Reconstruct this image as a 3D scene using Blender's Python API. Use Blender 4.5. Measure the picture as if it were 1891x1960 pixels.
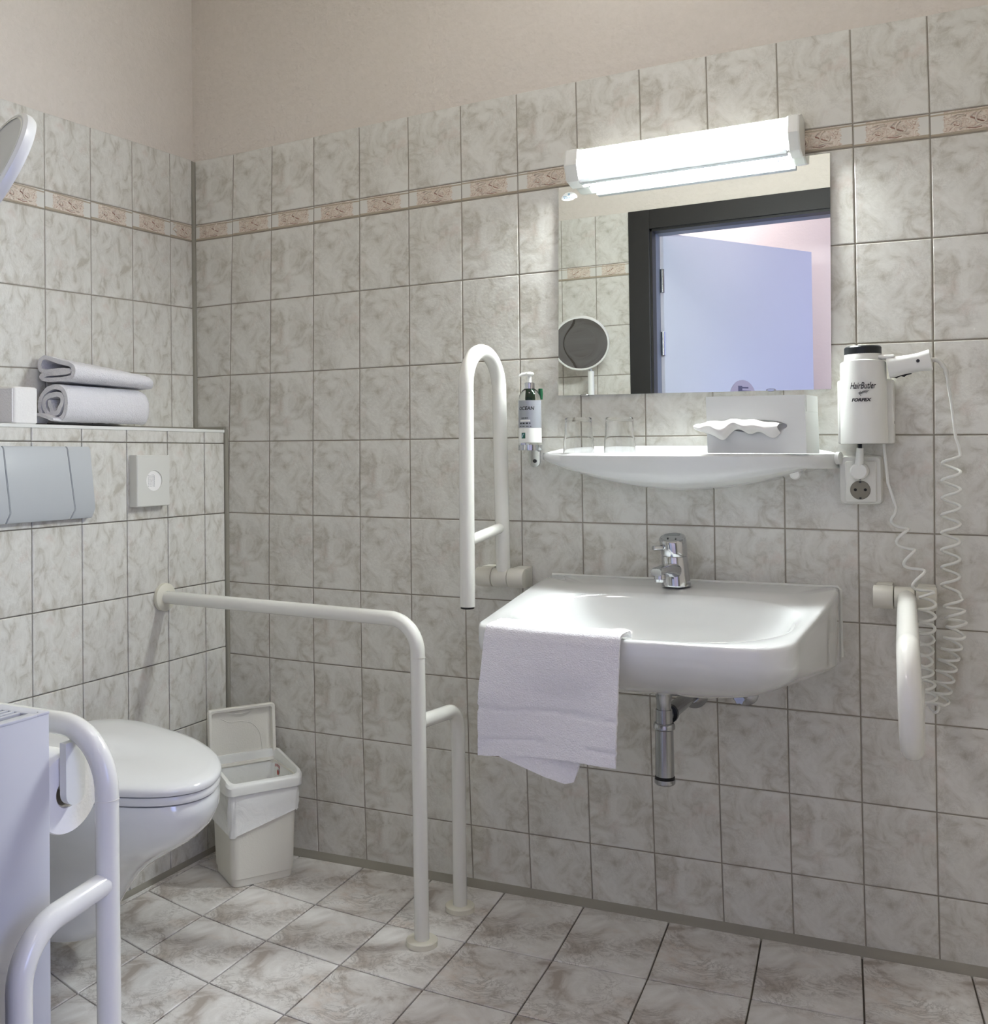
import bpy, bmesh, math, random
from mathutils import Vector, Matrix
from math import sin, cos, pi, radians

random.seed(7)
sc = bpy.context.scene
for o in list(bpy.data.objects):
    bpy.data.objects.remove(o)
COL = sc.collection

# ------------------------------------------------------------------ camera
F_PX, CX, CY = 1960.954, 822.222, 850.297
YAW, PITCH, ROLL = 0.48134, 0.01378, -0.01185
cd = bpy.data.cameras.new('camera')
cam = bpy.data.objects.new('camera', cd)
COL.objects.link(cam)
f = Vector((-sin(YAW) * cos(PITCH), cos(YAW) * cos(PITCH), sin(PITCH)))
r0 = Vector((cos(YAW), sin(YAW), 0)); u0 = r0.cross(f)
rt = r0 * cos(ROLL) + u0 * sin(ROLL)
up = -r0 * sin(ROLL) + u0 * cos(ROLL)
m = Matrix((rt, up, -f)).transposed().to_4x4()
m.translation = Vector((2.01753, -2.30674, 1.05639))
cam.matrix_world = m
cd.sensor_fit = 'HORIZONTAL'; cd.sensor_width = 36
cd.lens = F_PX / 1891 * 36
cd.shift_x = (945.5 - CX) / 1891
cd.shift_y = (CY - 980) / 1891
cd.clip_start = 0.02; cd.clip_end = 50
sc.camera = cam

# ------------------------------------------------------------------ world, view, lights
w = bpy.data.worlds.new('world'); sc.world = w; w.use_nodes = True
w.node_tree.nodes['Background'].inputs[0].default_value = (0.55, 0.65, 1.0, 1)
w.node_tree.nodes['Background'].inputs[1].default_value = 0.6
sc.view_settings.view_transform = 'Standard'
try: sc.view_settings.look = 'None'
except Exception: pass
sc.view_settings.gamma = 1
sc.view_settings.use_curve_mapping = False
sc.view_settings.exposure = 1.10
LAMP_TUBE = 92.0        # emission of the mirror lamp diffuser
CEIL_FILL = 7.5         # emission of the fill lamp added on the ceiling
HALL_DAY = 12.0         # daylight through the hall window
try:
    sc.cycles.use_denoising = True
    sc.cycles.max_bounces = 10
    sc.cycles.diffuse_bounces = 6
    sc.cycles.transmission_bounces = 10
    sc.cycles.transparent_max_bounces = 12
    sc.cycles.caustics_refractive = False
    sc.cycles.sample_clamp_indirect = 6
except Exception:
    pass

def area(name, loc, target, sx, sy, power, col):
    l = bpy.data.lights.new(name, 'AREA'); l.shape = 'RECTANGLE'; l.size = sx; l.size_y = sy
    l.energy = power; l.color = col
    o = bpy.data.objects.new(name, l); COL.objects.link(o); o.location = loc
    o.rotation_euler = (Vector(target) - Vector(loc)).to_track_quat('-Z', 'Y').to_euler()
    return o
area('hall_daylight', (3.52, -2.25, 1.25), (1.2, -1.6, 0.95), 0.9, 1.3, HALL_DAY, (0.36, 0.46, 1.0))

# ------------------------------------------------------------------ materials
MATS = {}
def new_mat(name):
    mt = bpy.data.materials.new(name); mt.use_nodes = True
    nt = mt.node_tree; b = nt.nodes['Principled BSDF']
    MATS[name] = mt
    return mt, nt, b
def N(nt, t, **kw):
    n = nt.nodes.new(t)
    for k, v in kw.items():
        setattr(n, k, v)
    return n
def sin_(n, name, v):
    n.inputs[name].default_value = v
def srgb(r, g, b):
    c = lambda v: (v / 255 / 12.92) if v / 255 <= 0.04045 else ((v / 255 + 0.055) / 1.055) ** 2.4
    return (c(r), c(g), c(b), 1)
def plain(name, col, rough=0.4, metal=0.0, coat=0.0, bump=0.0, bscale=200, var=0.03, trans=0.0, ior=1.45, sub=0.0, sheen=0.0):
    mt, nt, b = new_mat(name)
    sin_(b, 'Roughness', rough); sin_(b, 'Metallic', metal); sin_(b, 'IOR', ior)
    sin_(b, 'Coat Weight', coat); sin_(b, 'Transmission Weight', trans)
    if sheen: sin_(b, 'Sheen Weight', sheen)
    if sub:
        sin_(b, 'Subsurface Weight', sub); b.inputs['Subsurface Radius'].default_value = (0.01, 0.01, 0.01)
    tc = N(nt, 'ShaderNodeTexCoord'); no = N(nt, 'ShaderNodeTexNoise')
    sin_(no, 'Scale', 9.0); sin_(no, 'Detail', 3.0)
    nt.links.new(tc.outputs['Object'], no.inputs['Vector'])
    mx = N(nt, 'ShaderNodeMix', data_type='RGBA')
    c = col
    mx.inputs[6].default_value = (c[0] * (1 - var), c[1] * (1 - var), c[2] * (1 - var), 1)
    mx.inputs[7].default_value = (min(1, c[0] * (1 + var)), min(1, c[1] * (1 + var)), min(1, c[2] * (1 + var)), 1)
    nt.links.new(no.outputs['Fac'], mx.inputs[0]); nt.links.new(mx.outputs[2], b.inputs['Base Color'])
    if bump:
        n2 = N(nt, 'ShaderNodeTexNoise'); sin_(n2, 'Scale', bscale); sin_(n2, 'Detail', 3.0)
        nt.links.new(tc.outputs['Object'], n2.inputs['Vector'])
        bp = N(nt, 'ShaderNodeBump'); sin_(bp, 'Strength', bump); sin_(bp, 'Distance', 0.002)
        nt.links.new(n2.outputs['Fac'], bp.inputs['Height']); nt.links.new(bp.outputs[0], b.inputs['Normal'])
    return mt

def marble(name, light, dark, warm, scale, vein, rough, bump):
    """marbled ceramic: cloudy two-tone ground, dark wisps and warm stains; every tile picks one of three prints"""
    mt, nt, b = new_mat(name); L = nt.links.new
    tc = N(nt, 'ShaderNodeTexCoord'); oi = N(nt, 'ShaderNodeObjectInfo')
    mu = N(nt, 'ShaderNodeMath', operation='MULTIPLY'); mu.inputs[1].default_value = 3.0
    L(oi.outputs['Random'], mu.inputs[0])
    fl = N(nt, 'ShaderNodeMath', operation='FLOOR'); L(mu.outputs[0], fl.inputs[0])
    m2 = N(nt, 'ShaderNodeMath', operation='MULTIPLY'); m2.inputs[1].default_value = 3.7; L(fl.outputs[0], m2.inputs[0])
    ad = N(nt, 'ShaderNodeVectorMath', operation='ADD'); L(tc.outputs['Object'], ad.inputs[0]); L(m2.outputs[0], ad.inputs[1])
    mp = N(nt, 'ShaderNodeMapping'); mp.inputs['Rotation'].default_value = (0.5, 0.7, 0.6); mp.inputs['Scale'].default_value = (1, 1.6 if 'wall' in name else 1.1, 1)
    L(ad.outputs[0], mp.inputs['Vector'])
    n1 = N(nt, 'ShaderNodeTexNoise'); sin_(n1, 'Scale', scale); sin_(n1, 'Detail', 7.0); sin_(n1, 'Roughness', 0.62); sin_(n1, 'Distortion', 0.9)
    L(mp.outputs[0], n1.inputs['Vector'])
    r1 = N(nt, 'ShaderNodeValToRGB'); L(n1.outputs['Fac'], r1.inputs[0])
    e = r1.color_ramp.elements
    e[0].position = 0.34; e[0].color = dark; e[1].position = 0.62; e[1].color = light
    mid = e.new(0.46); mid.color = tuple(0.35 * dark[i] + 0.65 * light[i] for i in range(3)) + (1,)
    n2 = N(nt, 'ShaderNodeTexNoise'); sin_(n2, 'Scale', scale * 1.7); sin_(n2, 'Detail', 9.0); sin_(n2, 'Roughness', 0.7); sin_(n2, 'Distortion', 2.2)
    L(mp.outputs[0], n2.inputs['Vector'])
    s1 = N(nt, 'ShaderNodeMath', operation='SUBTRACT'); s1.inputs[1].default_value = 0.5; L(n2.outputs['Fac'], s1.inputs[0])
    s2 = N(nt, 'ShaderNodeMath', operation='ABSOLUTE'); L(s1.outputs[0], s2.inputs[0])
    r2 = N(nt, 'ShaderNodeValToRGB'); L(s2.outputs[0], r2.inputs[0])
    r2.color_ramp.elements[0].position = 0.0; r2.color_ramp.elements[0].color = (vein, vein, vein, 1)
    r2.color_ramp.elements[1].position = 0.045; r2.color_ramp.elements[1].color = (0, 0, 0, 1)
    # veins only in patches
    n4 = N(nt, 'ShaderNodeTexNoise'); sin_(n4, 'Scale', scale * 0.9); L(ad.outputs[0], n4.inputs['Vector'])
    r4 = N(nt, 'ShaderNodeValToRGB'); r4.color_ramp.elements[0].position = 0.42; r4.color_ramp.elements[1].position = 0.6
    L(n4.outputs['Fac'], r4.inputs[0])
    vm = N(nt, 'ShaderNodeMath', operation='MULTIPLY'); L(r2.outputs[0], vm.inputs[0]); L(r4.outputs[0], vm.inputs[1])
    n3 = N(nt, 'ShaderNodeTexNoise'); sin_(n3, 'Scale', scale * 0.8); sin_(n3, 'Detail', 4.0); sin_(n3, 'Roughness', 0.7)
    a3 = N(nt, 'ShaderNodeVectorMath', operation='ADD'); a3.inputs[1].default_value = (5, 2, 9)
    L(ad.outputs[0], a3.inputs[0]); L(a3.outputs[0], n3.inputs['Vector'])
    r3 = N(nt, 'ShaderNodeValToRGB'); r3.color_ramp.elements[0].position = 0.55; r3.color_ramp.elements[1].position = 0.78
    r3.color_ramp.elements[1].color = (0.75, 0.75, 0.75, 1); L(n3.outputs['Fac'], r3.inputs[0])
    x1 = N(nt, 'ShaderNodeMix', data_type='RGBA'); L(r3.outputs[0], x1.inputs[0]); L(r1.outputs[0], x1.inputs[6]); x1.inputs[7].default_value = warm
    x2 = N(nt, 'ShaderNodeMix', data_type='RGBA'); L(vm.outputs[0], x2.inputs[0]); L(x1.outputs[2], x2.inputs[6])
    x2.inputs[7].default_value = tuple(0.62 * c for c in dark[:3]) + (1,)
    L(x2.outputs[2], b.inputs['Base Color'])
    sin_(b, 'Roughness', rough)
    nb = N(nt, 'ShaderNodeTexNoise'); sin_(nb, 'Scale', 130.0); sin_(nb, 'Detail', 4.0); L(mp.outputs[0], nb.inputs['Vector'])
    mb = N(nt, 'ShaderNodeMath', operation='ADD'); L(nb.outputs['Fac'], mb.inputs[0]); L(n1.outputs['Fac'], mb.inputs[1])
    bp = N(nt, 'ShaderNodeBump'); sin_(bp, 'Strength', bump); sin_(bp, 'Distance', 0.0015)
    L(mb.outputs[0], bp.inputs['Height']); L(bp.outputs[0], b.inputs['Normal'])
    return mt

M_TILE = marble('wall_tile_ceramic', srgb(218, 217, 210), srgb(184, 180, 168), srgb(204, 192, 182), 21.0, 0.22, 0.28, 0.35)
M_FLOOR = marble('floor_tile_ceramic', srgb(232, 230, 226), srgb(170, 160, 150), srgb(198, 176, 158), 9.0, 0.6, 0.34, 0.12)
M_GROUT = plain('cement_grout', srgb(150, 144, 132), 0.9, bump=0.4, bscale=300, var=0.12)
M_FGROUT = plain('floor_grout', srgb(104, 98, 88), 0.9, bump=0.4, bscale=300, var=0.15)
M_SEAL = plain('silicone_sealant', srgb(139, 136, 124), 0.45, var=0.08)
M_SEAL2 = plain('floor_sealant', srgb(146, 142, 130), 0.5, var=0.12)
M_CERAM = plain('sanitary_ceramic', srgb(219, 221, 220), 0.07, coat=0.5, var=0.005)
M_LID = plain('seat_plastic', srgb(216, 217, 216), 0.16, var=0.005)
M_RAIL = plain('rail_nylon', srgb(226, 226, 219), 0.20, coat=0.2, var=0.01)
M_RAIL2 = plain('rail_mount_nylon', srgb(216, 214, 203), 0.38, var=0.01)
M_STRUT = plain('flange_nylon', srgb(222, 219, 203), 0.42, var=0.01)
M_WHITE = plain('white_plastic', srgb(230, 231, 226), 0.28, var=0.01)
M_GREYP = plain('pale_grey_plastic', srgb(184, 188, 190), 0.32, var=0.01)
M_CREAM = plain('cream_plastic', srgb(214, 214, 207), 0.35, var=0.01)
M_CHROME = plain('chrome', (0.56, 0.57, 0.59, 1), 0.07, metal=1.0, var=0.0)
M_CHROMED = plain('dull_chrome', (0.42, 0.43, 0.44, 1), 0.2, metal=1.0, var=0.1)
M_BLACK = plain('black_plastic', srgb(24, 28, 32), 0.3, var=0.05)
M_RUBBER = plain('black_rubber', srgb(14, 14, 14), 0.7, var=0.05)
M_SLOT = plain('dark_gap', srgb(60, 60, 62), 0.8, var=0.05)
M_RADI = plain('radiator_enamel', srgb(198, 199, 204), 0.32, var=0.005)
M_PAPER = plain('tissue_paper', srgb(238, 237, 234), 0.9, bump=0.3, bscale=160, var=0.01)
M_CARD = plain('white_card', srgb(226, 229, 228), 0.45, var=0.01)
M_TUBE = plain('cardboard_core', srgb(196, 190, 176), 0.9, var=0.04)
M_BIN = plain('bin_plastic', srgb(226, 224, 213), 0.42, bump=0.15, bscale=260, var=0.01)
M_RED = plain('red_print', srgb(176, 58, 50), 0.6, var=0.05)
M_INK = plain('black_ink', srgb(32, 34, 36), 0.5, var=0.02)
M_GINK = plain('grey_ink', srgb(120, 122, 126), 0.6, var=0.02)
M_GREEN = plain('green_label', srgb(34, 92, 76), 0.4, var=0.08)
M_PALEB = plain('pale_blue_print', srgb(150, 178, 196), 0.5, var=0.05)
M_LEAF = plain('green_plastic', srgb(26, 128, 62), 0.25, var=0.08)
M_FRAME = plain('black_door_casing', srgb(34, 33, 32), 0.45, var=0.06, bump=0.1)
M_JAMB = plain('grey_blue_rebate', srgb(120, 128, 142), 0.4, var=0.03)
M_DOOR = plain('white_door_paint', srgb(204, 210, 224), 0.4, var=0.01)
M_HALL = plain('hall_paint', srgb(228, 220, 220), 0.9, bump=0.3, bscale=90, var=0.02)
M_BLUEF = plain('sign_dark', srgb(86, 84, 104), 0.5, var=0.05)
M_SIGN = plain('sign_light', srgb(178, 170, 184), 0.5, var=0.03)

def towel_mat(name, col):
    mt, nt, b = new_mat(name); L = nt.links.new
    sin_(b, 'Roughness', 1.0); sin_(b, 'Sheen Weight', 0.25)
    tc = N(nt, 'ShaderNodeTexCoord')
    n1 = N(nt, 'ShaderNodeTexNoise'); sin_(n1, 'Scale', 420.0); sin_(n1, 'Detail', 2.0); L(tc.outputs['Object'], n1.inputs['Vector'])
    n2 = N(nt, 'ShaderNodeTexNoise'); sin_(n2, 'Scale', 60.0); sin_(n2, 'Detail', 4.0); L(tc.outputs['Object'], n2.inputs['Vector'])
    ad = N(nt, 'ShaderNodeMath', operation='ADD'); L(n1.outputs['Fac'], ad.inputs[0]); L(n2.outputs['Fac'], ad.inputs[1])
    bp = N(nt, 'ShaderNodeBump'); sin_(bp, 'Strength', 0.9); sin_(bp, 'Distance', 0.003); L(ad.outputs[0], bp.inputs['Height']); L(bp.outputs[0], b.inputs['Normal'])
    mx = N(nt, 'ShaderNodeMix', data_type='RGBA'); L(n1.outputs['Fac'], mx.inputs[0])
    mx.inputs[6].default_value = tuple(0.9 * c for c in col[:3]) + (1,); mx.inputs[7].default_value = tuple(min(1, 1.06 * c) for c in col[:3]) + (1,)
    L(mx.outputs[2], b.inputs['Base Color'])
    return mt
M_TOWEL = towel_mat('terry_cloth', srgb(238, 237, 240))

def paint_mat():
    mt, nt, b = new_mat('woodchip_paint'); L = nt.links.new
    sin_(b, 'Roughness', 0.85)
    tc = N(nt, 'ShaderNodeTexCoord')
    n1 = N(nt, 'ShaderNodeTexNoise'); sin_(n1, 'Scale', 75.0); sin_(n1, 'Detail', 2.5); L(tc.outputs['Object'], n1.inputs['Vector'])
    bp = N(nt, 'ShaderNodeBump'); sin_(bp, 'Strength', 0.8); sin_(bp, 'Distance', 0.004); L(n1.outputs['Fac'], bp.inputs['Height']); L(bp.outputs[0], b.inputs['Normal'])
    mx = N(nt, 'ShaderNodeMix', data_type='RGBA'); L(n1.outputs['Fac'], mx.inputs[0])
    mx.inputs[6].default_value = srgb(209, 202, 192); mx.inputs[7].default_value = srgb(218, 211, 202)
    L(mx.outputs[2], b.inputs['Base Color'])
    return mt
M_PAINT = paint_mat()

def mirror_mat():
    mt, nt, b = new_mat('mirror_glass')
    sin_(b, 'Metallic', 1.0); sin_(b, 'Roughness', 0.0)
    b.inputs['Base Color'].default_value = (0.80, 0.815, 0.80, 1)
    tc = N(nt, 'ShaderNodeTexCoord'); no = N(nt, 'ShaderNodeTexNoise'); sin_(no, 'Scale', 4.0)
    nt.links.new(tc.outputs['Object'], no.inputs['Vector'])
    mr = N(nt, 'ShaderNodeMapRange'); mr.inputs['To Min'].default_value = 0.0; mr.inputs['To Max'].default_value = 0.012
    nt.links.new(no.outputs['Fac'], mr.inputs['Value']); nt.links.new(mr.outputs[0], b.inputs['Roughness'])
    return mt
M_MIRROR = mirror_mat()

def glass_mat(name, tint=(1, 1, 1, 1), rough=0.0):
    mt, nt, b = new_mat(name); L = nt.links.new
    sin_(b, 'Transmission Weight', 1.0); sin_(b, 'Roughness', rough); sin_(b, 'IOR', 1.45)
    b.inputs['Base Color'].default_value = tint
    return mt
M_GLASS = glass_mat('clear_glass', (1, 1, 1, 1))
M_BOTTLE = glass_mat('bottle_plastic', (0.93, 0.96, 0.94, 1), 0.05)

def emit_mat(name, col, st):
    mt, nt, b = new_mat(name)
    b.inputs['Base Color'].default_value = (0.9, 0.9, 0.9, 1)
    b.inputs['Emission Color'].default_value = col; sin_(b, 'Emission Strength', st)
    return mt
M_EMIT = emit_mat('lit_diffuser', (0.93, 0.99, 1.0, 1), LAMP_TUBE)
M_EMIT2 = emit_mat('lit_diffuser_top', (0.96, 1.0, 0.98, 1), LAMP_TUBE * 0.005)

def liner_mat():
    mt, nt, b = new_mat('thin_bin_liner'); L = nt.links.new
    sin_(b, 'Roughness', 0.25); b.inputs['Base Color'].default_value = srgb(238, 239, 235); sin_(b, 'Transmission Weight', 0.0)
    tc = N(nt, 'ShaderNodeTexCoord'); n1 = N(nt, 'ShaderNodeTexNoise'); sin_(n1, 'Scale', 26.0); sin_(n1, 'Detail', 4.0); sin_(n1, 'Distortion', 1.0)
    L(tc.outputs['Object'], n1.inputs['Vector'])
    bp = N(nt, 'ShaderNodeBump'); sin_(bp, 'Strength', 0.35); sin_(bp, 'Distance', 0.006); L(n1.outputs['Fac'], bp.inputs['Height']); L(bp.outputs[0], b.inputs['Normal'])
    return mt
M_LINER = liner_mat()

def border_mat():
    """border tile: white ends, cream and rust mottled centre, thin lines above and below"""
    mt, nt, b = new_mat('border_tile_print'); L = nt.links.new
    sin_(b, 'Roughness', 0.35)
    tc = N(nt, 'ShaderNodeTexCoord'); uv = N(nt, 'ShaderNodeSeparateXYZ'); L(tc.outputs['UV'], uv.inputs[0])
    # distance from centre along the tile
    s = N(nt, 'ShaderNodeMath', operation='SUBTRACT'); s.inputs[1].default_value = 0.5; L(uv.outputs['X'], s.inputs[0])
    a = N(nt, 'ShaderNodeMath', operation='ABSOLUTE'); L(s.outputs[0], a.inputs[0])
    nz = N(nt, 'ShaderNodeTexNoise'); sin_(nz, 'Scale', 14.0); sin_(nz, 'Detail', 3.0); L(tc.outputs['UV'], nz.inputs['Vector'])
    nm = N(nt, 'ShaderNodeMath', operation='MULTIPLY_ADD'); nm.inputs[1].default_value = 0.12; L(nz.outputs['Fac'], nm.inputs[0]); L(a.outputs[0], nm.inputs[2])
    st = N(nt, 'ShaderNodeMath', operation='LESS_THAN'); st.inputs[1].default_value = 0.40; L(nm.outputs[0], st.inputs[0])
    mp = N(nt, 'ShaderNodeMapping'); mp.inputs['Scale'].default_value = (3.0, 1.0, 1.0); L(tc.outputs['UV'], mp.inputs['Vector'])
    n2 = N(nt, 'ShaderNodeTexNoise'); sin_(n2, 'Scale', 4.5); sin_(n2, 'Detail', 4.0); sin_(n2, 'Distortion', 2.5); L(mp.outputs[0], n2.inputs['Vector'])
    r = N(nt, 'ShaderNodeValToRGB'); L(n2.outputs['Fac'], r.inputs[0])
    e = r.color_ramp.elements; e[0].position = 0.30; e[0].color = srgb(172, 148, 132); e[1].position = 0.62; e[1].color = srgb(220, 213, 200)
    e.new(0.42).color = srgb(206, 190, 174)
    x = N(nt, 'ShaderNodeMix', data_type='RGBA'); L(st.outputs[0], x.inputs[0]); x.inputs[6].default_value = srgb(216, 215, 208); L(r.outputs[0], x.inputs[7])
    # top and bottom lines
    def band(lo, hi):
        g = N(nt, 'ShaderNodeMath', operation='GREATER_THAN'); g.inputs[1].default_value = lo; L(uv.outputs['Y'], g.inputs[0])
        h = N(nt, 'ShaderNodeMath', operation='LESS_THAN'); h.inputs[1].default_value = hi; L(uv.outputs['Y'], h.inputs[0])
        k = N(nt, 'ShaderNodeMath', operation='MULTIPLY'); L(g.outputs[0], k.inputs[0]); L(h.outputs[0], k.inputs[1]); return k
    k1 = band(0.0, 0.13); k2 = band(0.86, 0.93)
    ks = N(nt, 'ShaderNodeMath', operation='MAXIMUM'); L(k1.outputs[0], ks.inputs[0]); L(k2.outputs[0], ks.inputs[1])
    y = N(nt, 'ShaderNodeMix', data_type='RGBA'); L(ks.outputs[0], y.inputs[0]); L(x.outputs[2], y.inputs[6]); y.inputs[7].default_value = srgb(172, 160, 140)
    L(y.outputs[2], b.inputs['Base Color'])
    bp = N(nt, 'ShaderNodeBump'); sin_(bp, 'Strength', 0.6); sin_(bp, 'Distance', 0.002)
    mm = N(nt, 'ShaderNodeMath', operation='MULTIPLY'); L(n2.outputs['Fac'], mm.inputs[0]); L(st.outputs[0], mm.inputs[1])
    L(mm.outputs[0], bp.inputs['Height']); L(bp.outputs[0], b.inputs['Normal'])
    return mt
M_BORDER = border_mat()
M_ORN = plain('relief_cream', srgb(216, 205, 190), 0.35, var=0.12)
M_ORN2 = plain('relief_rust', srgb(160, 124, 108), 0.4, var=0.15)

# ------------------------------------------------------------------ builders
def link(name, mesh, mat, parent=None, loc=None, smooth=None):
    o = bpy.data.objects.new(name, mesh); COL.objects.link(o)
    if mat is not None and not mesh.materials: mesh.materials.append(mat)
    if smooth is not None:
        for p in mesh.polygons: p.use_smooth = True
        mesh.set_sharp_from_angle(angle=radians(smooth))
    if parent is not None: o.parent = parent
    if loc is not None: o.location = loc
    return o
def wloc(o):
    v = Vector((0, 0, 0))
    while o is not None:
        v += Vector(o.location); o = o.parent
    return v
def part(name, bm, mat, parent, smooth=35):
    """mesh given in room coordinates; becomes a child (roots are never rotated)"""
    off = wloc(parent) if parent is not None else Vector((0, 0, 0))
    for v in bm.verts: v.co -= off
    bmesh.ops.recalc_face_normals(bm, faces=bm.faces)
    me = bpy.data.meshes.new(name); bm.to_mesh(me); bm.free()
    return link(name, me, mat, parent, smooth=smooth)
def thing(name, label, cat, loc=(0, 0, 0), group=None):
    o = bpy.data.objects.new(name, None); COL.objects.link(o); o.location = loc
    o.empty_display_size = 0.05
    o['label'] = label; o['category'] = cat
    if group: o['group'] = group
    return o
def tag(o, label, cat, group=None):
    o['label'] = label; o['category'] = cat
    if group: o['group'] = group
    return o
def struct(name, bm, mat, smooth=None):
    o = part(name, bm, mat, None, smooth); o['kind'] = 'structure'; return o

def box(lo, hi, bev=0.0, seg=2, bm=None):
    bm = bm or bmesh.new()
    lo = Vector(lo); hi = Vector(hi); n0 = len(bm.verts)
    g = bmesh.ops.create_cube(bm, size=1)
    for v in g['verts']:
        v.co = Vector(((v.co.x + .5) * (hi.x - lo.x) + lo.x, (v.co.y + .5) * (hi.y - lo.y) + lo.y, (v.co.z + .5) * (hi.z - lo.z) + lo.z))
    if bev:
        es = set()
        for v in g['verts']:
            for e in v.link_edges: es.add(e)
        bmesh.ops.bevel(bm, geom=list(es), offset=bev, segments=seg, affect='EDGES', profile=0.5)
    return bm
def frame_of(d):
    d = Vector(d).normalized()
    a = Vector((0, 0, 1)) if abs(d.z) < 0.9 else Vector((1, 0, 0))
    x = d.cross(a).normalized(); y = d.cross(x).normalized()
    return x, y, d
def lathe(p0, d, prof, seg=32, bm=None, cap=True):
    """prof: list of (distance along d, radius)"""
    bm = bm or bmesh.new(); x, y, d = frame_of(d); p0 = Vector(p0); rings = []
    for (t, r) in prof:
        if r < 1e-6: rings.append([bm.verts.new(p0 + d * t)])
        else: rings.append([bm.verts.new(p0 + d * t + x * (r * cos(2 * pi * k / seg)) + y * (r * sin(2 * pi * k / seg))) for k in range(seg)])
    for a, b in zip(rings, rings[1:]):
        if len(a) == 1 and len(b) == 1: continue
        for k in range(seg):
            q = (k + 1) % seg
            if len(a) == 1: bm.faces.new((a[0], b[q], b[k]))
            elif len(b) == 1: bm.faces.new((a[k], a[q], b[0]))
            else: bm.faces.new((a[k], a[q], b[q], b[k]))
    if cap:
        for rg in (rings[0], rings[-1]):
            if len(rg) > 2: bm.faces.new(rg)
    return bm
def cyl(p0, p1, r, seg=32, bev=0.0, bm=None):
    p0 = Vector(p0); p1 = Vector(p1); L = (p1 - p0).length
    prof = [(0, r), (L, r)] if not bev else [(0, r - bev), (bev * .3, r - bev * .3), (bev, r), (L - bev, r), (L - bev * .3, r - bev * .3), (L, r - bev)]
    return lathe(p0, p1 - p0, prof, seg, bm)
def fillet(pts, rad, n=8):
    """polyline with rounded corners; rad: number or list for the inner corners"""
    pts = [Vector(p) for p in pts]; out = [pts[0]]
    for i in range(1, len(pts) - 1):
        r = rad[i - 1] if isinstance(rad, (list, tuple)) else rad
        a = (pts[i - 1] - pts[i]).normalized(); b = (pts[i + 1] - pts[i]).normalized()
        ang = a.angle(b)
        if r <= 0 or ang > pi - 0.01: out.append(pts[i]); continue
        t = r / math.tan(ang / 2)
        s = pts[i] + a * t; e = pts[i] + b * t
        c = pts[i] + (a + b).normalized() * (r / sin(ang / 2))
        va = s - c; vb = e - c; tot = va.angle(vb); ax = va.cross(vb).normalized()
        for k in range(n + 1):
            out.append(c + Matrix.Rotation(tot * k / n, 3, ax) @ va)
    out.append(pts[-1]); return out
def tube(path, r, seg=20, bm=None, caps=True, round_end=0.0):
    bm = bm or bmesh.new(); path = [Vector(p) for p in path]; n = len(path)
    tg = []
    for i in range(n):
        a = path[max(0, i - 1)]; b = path[min(n - 1, i + 1)]; tg.append((b - a).normalized())
    x, y, _ = frame_of(tg[0]); rings = []
    for i in range(n):
        if i:
            q = tg[i - 1].rotation_difference(tg[i]); x = q @ x; y = q @ y
        rr = r[i] if isinstance(r, (list, tuple)) else r
        rings.append([bm.verts.new(path[i] + x * (rr * cos(2 * pi * k / seg)) + y * (rr * sin(2 * pi * k / seg))) for k in range(seg)])
    for a, b in zip(rings, rings[1:]):
        for k in range(seg):
            q = (k + 1) % seg; bm.faces.new((a[k], a[q], b[q], b[k]))
    if caps: bm.faces.new(rings[0]); bm.faces.new(rings[-1])
    return bm
def grid_solid(fn, nu, nv, bm=None, thick=None):
    """surface from fn(u, v) -> Vector, optional thickness via fn2"""
    bm = bm or bmesh.new(); V = [[bm.verts.new(fn(i / nu, j / nv)) for j in range(nv + 1)] for i in range(nu + 1)]
    for i in range(nu):
        for j in range(nv): bm.faces.new((V[i][j], V[i + 1][j], V[i + 1][j + 1], V[i][j + 1]))
    if thick:
        bmesh.ops.recalc_face_normals(bm, faces=bm.faces)
        bmesh.ops.solidify(bm, geom=bm.faces[:] + bm.edges[:] + bm.verts[:], thickness=thick)
    return bm
def loft(rings, cap0=True, cap1=True, bm=None):
    bm = bm or bmesh.new(); R = [[bm.verts.new(Vector(p)) for p in rg] for rg in rings]; n = len(R[0])
    for a, b in zip(R, R[1:]):
        for k in range(n):
            q = (k + 1) % n; bm.faces.new((a[k], a[q], b[q], b[k]))
    if cap0: bm.faces.new(R[0])
    if cap1: bm.faces.new(R[-1])
    return bm
def rrect(cx, cy, hx, hy, r, n=5):
    out = []
    for (sx, sy, a0) in ((1, 1, 0), (-1, 1, pi / 2), (-1, -1, pi), (1, -1, 3 * pi / 2)):
        for k in range(n + 1):
            a = a0 + k * pi / 2 / n
            out.append((cx + sx * (hx - r) + r * cos(a), cy + sy * (hy - r) + r * sin(a)))
    return out
def text_bm(s, size, shear=0.0, bold=0.0, width=None):
    cu = bpy.data.curves.new('t', 'FONT'); cu.body = s; cu.size = size; cu.align_x = 'CENTER'; cu.align_y = 'CENTER'; cu.shear = shear
    cu.offset = bold; cu.resolution_u = 3
    o = bpy.data.objects.new('t', cu); COL.objects.link(o)
    dg = bpy.context.evaluated_depsgraph_get(); me = bpy.data.meshes.new_from_object(o.evaluated_get(dg))
    bm = bmesh.new(); bm.from_mesh(me)
    bpy.data.objects.remove(o); bpy.data.curves.remove(cu); bpy.data.meshes.remove(me)
    if width:
        xs = [v.co.x for v in bm.verts]; k = width / (max(xs) - min(xs))
        for v in bm.verts: v.co.x *= k
    return bm
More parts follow.
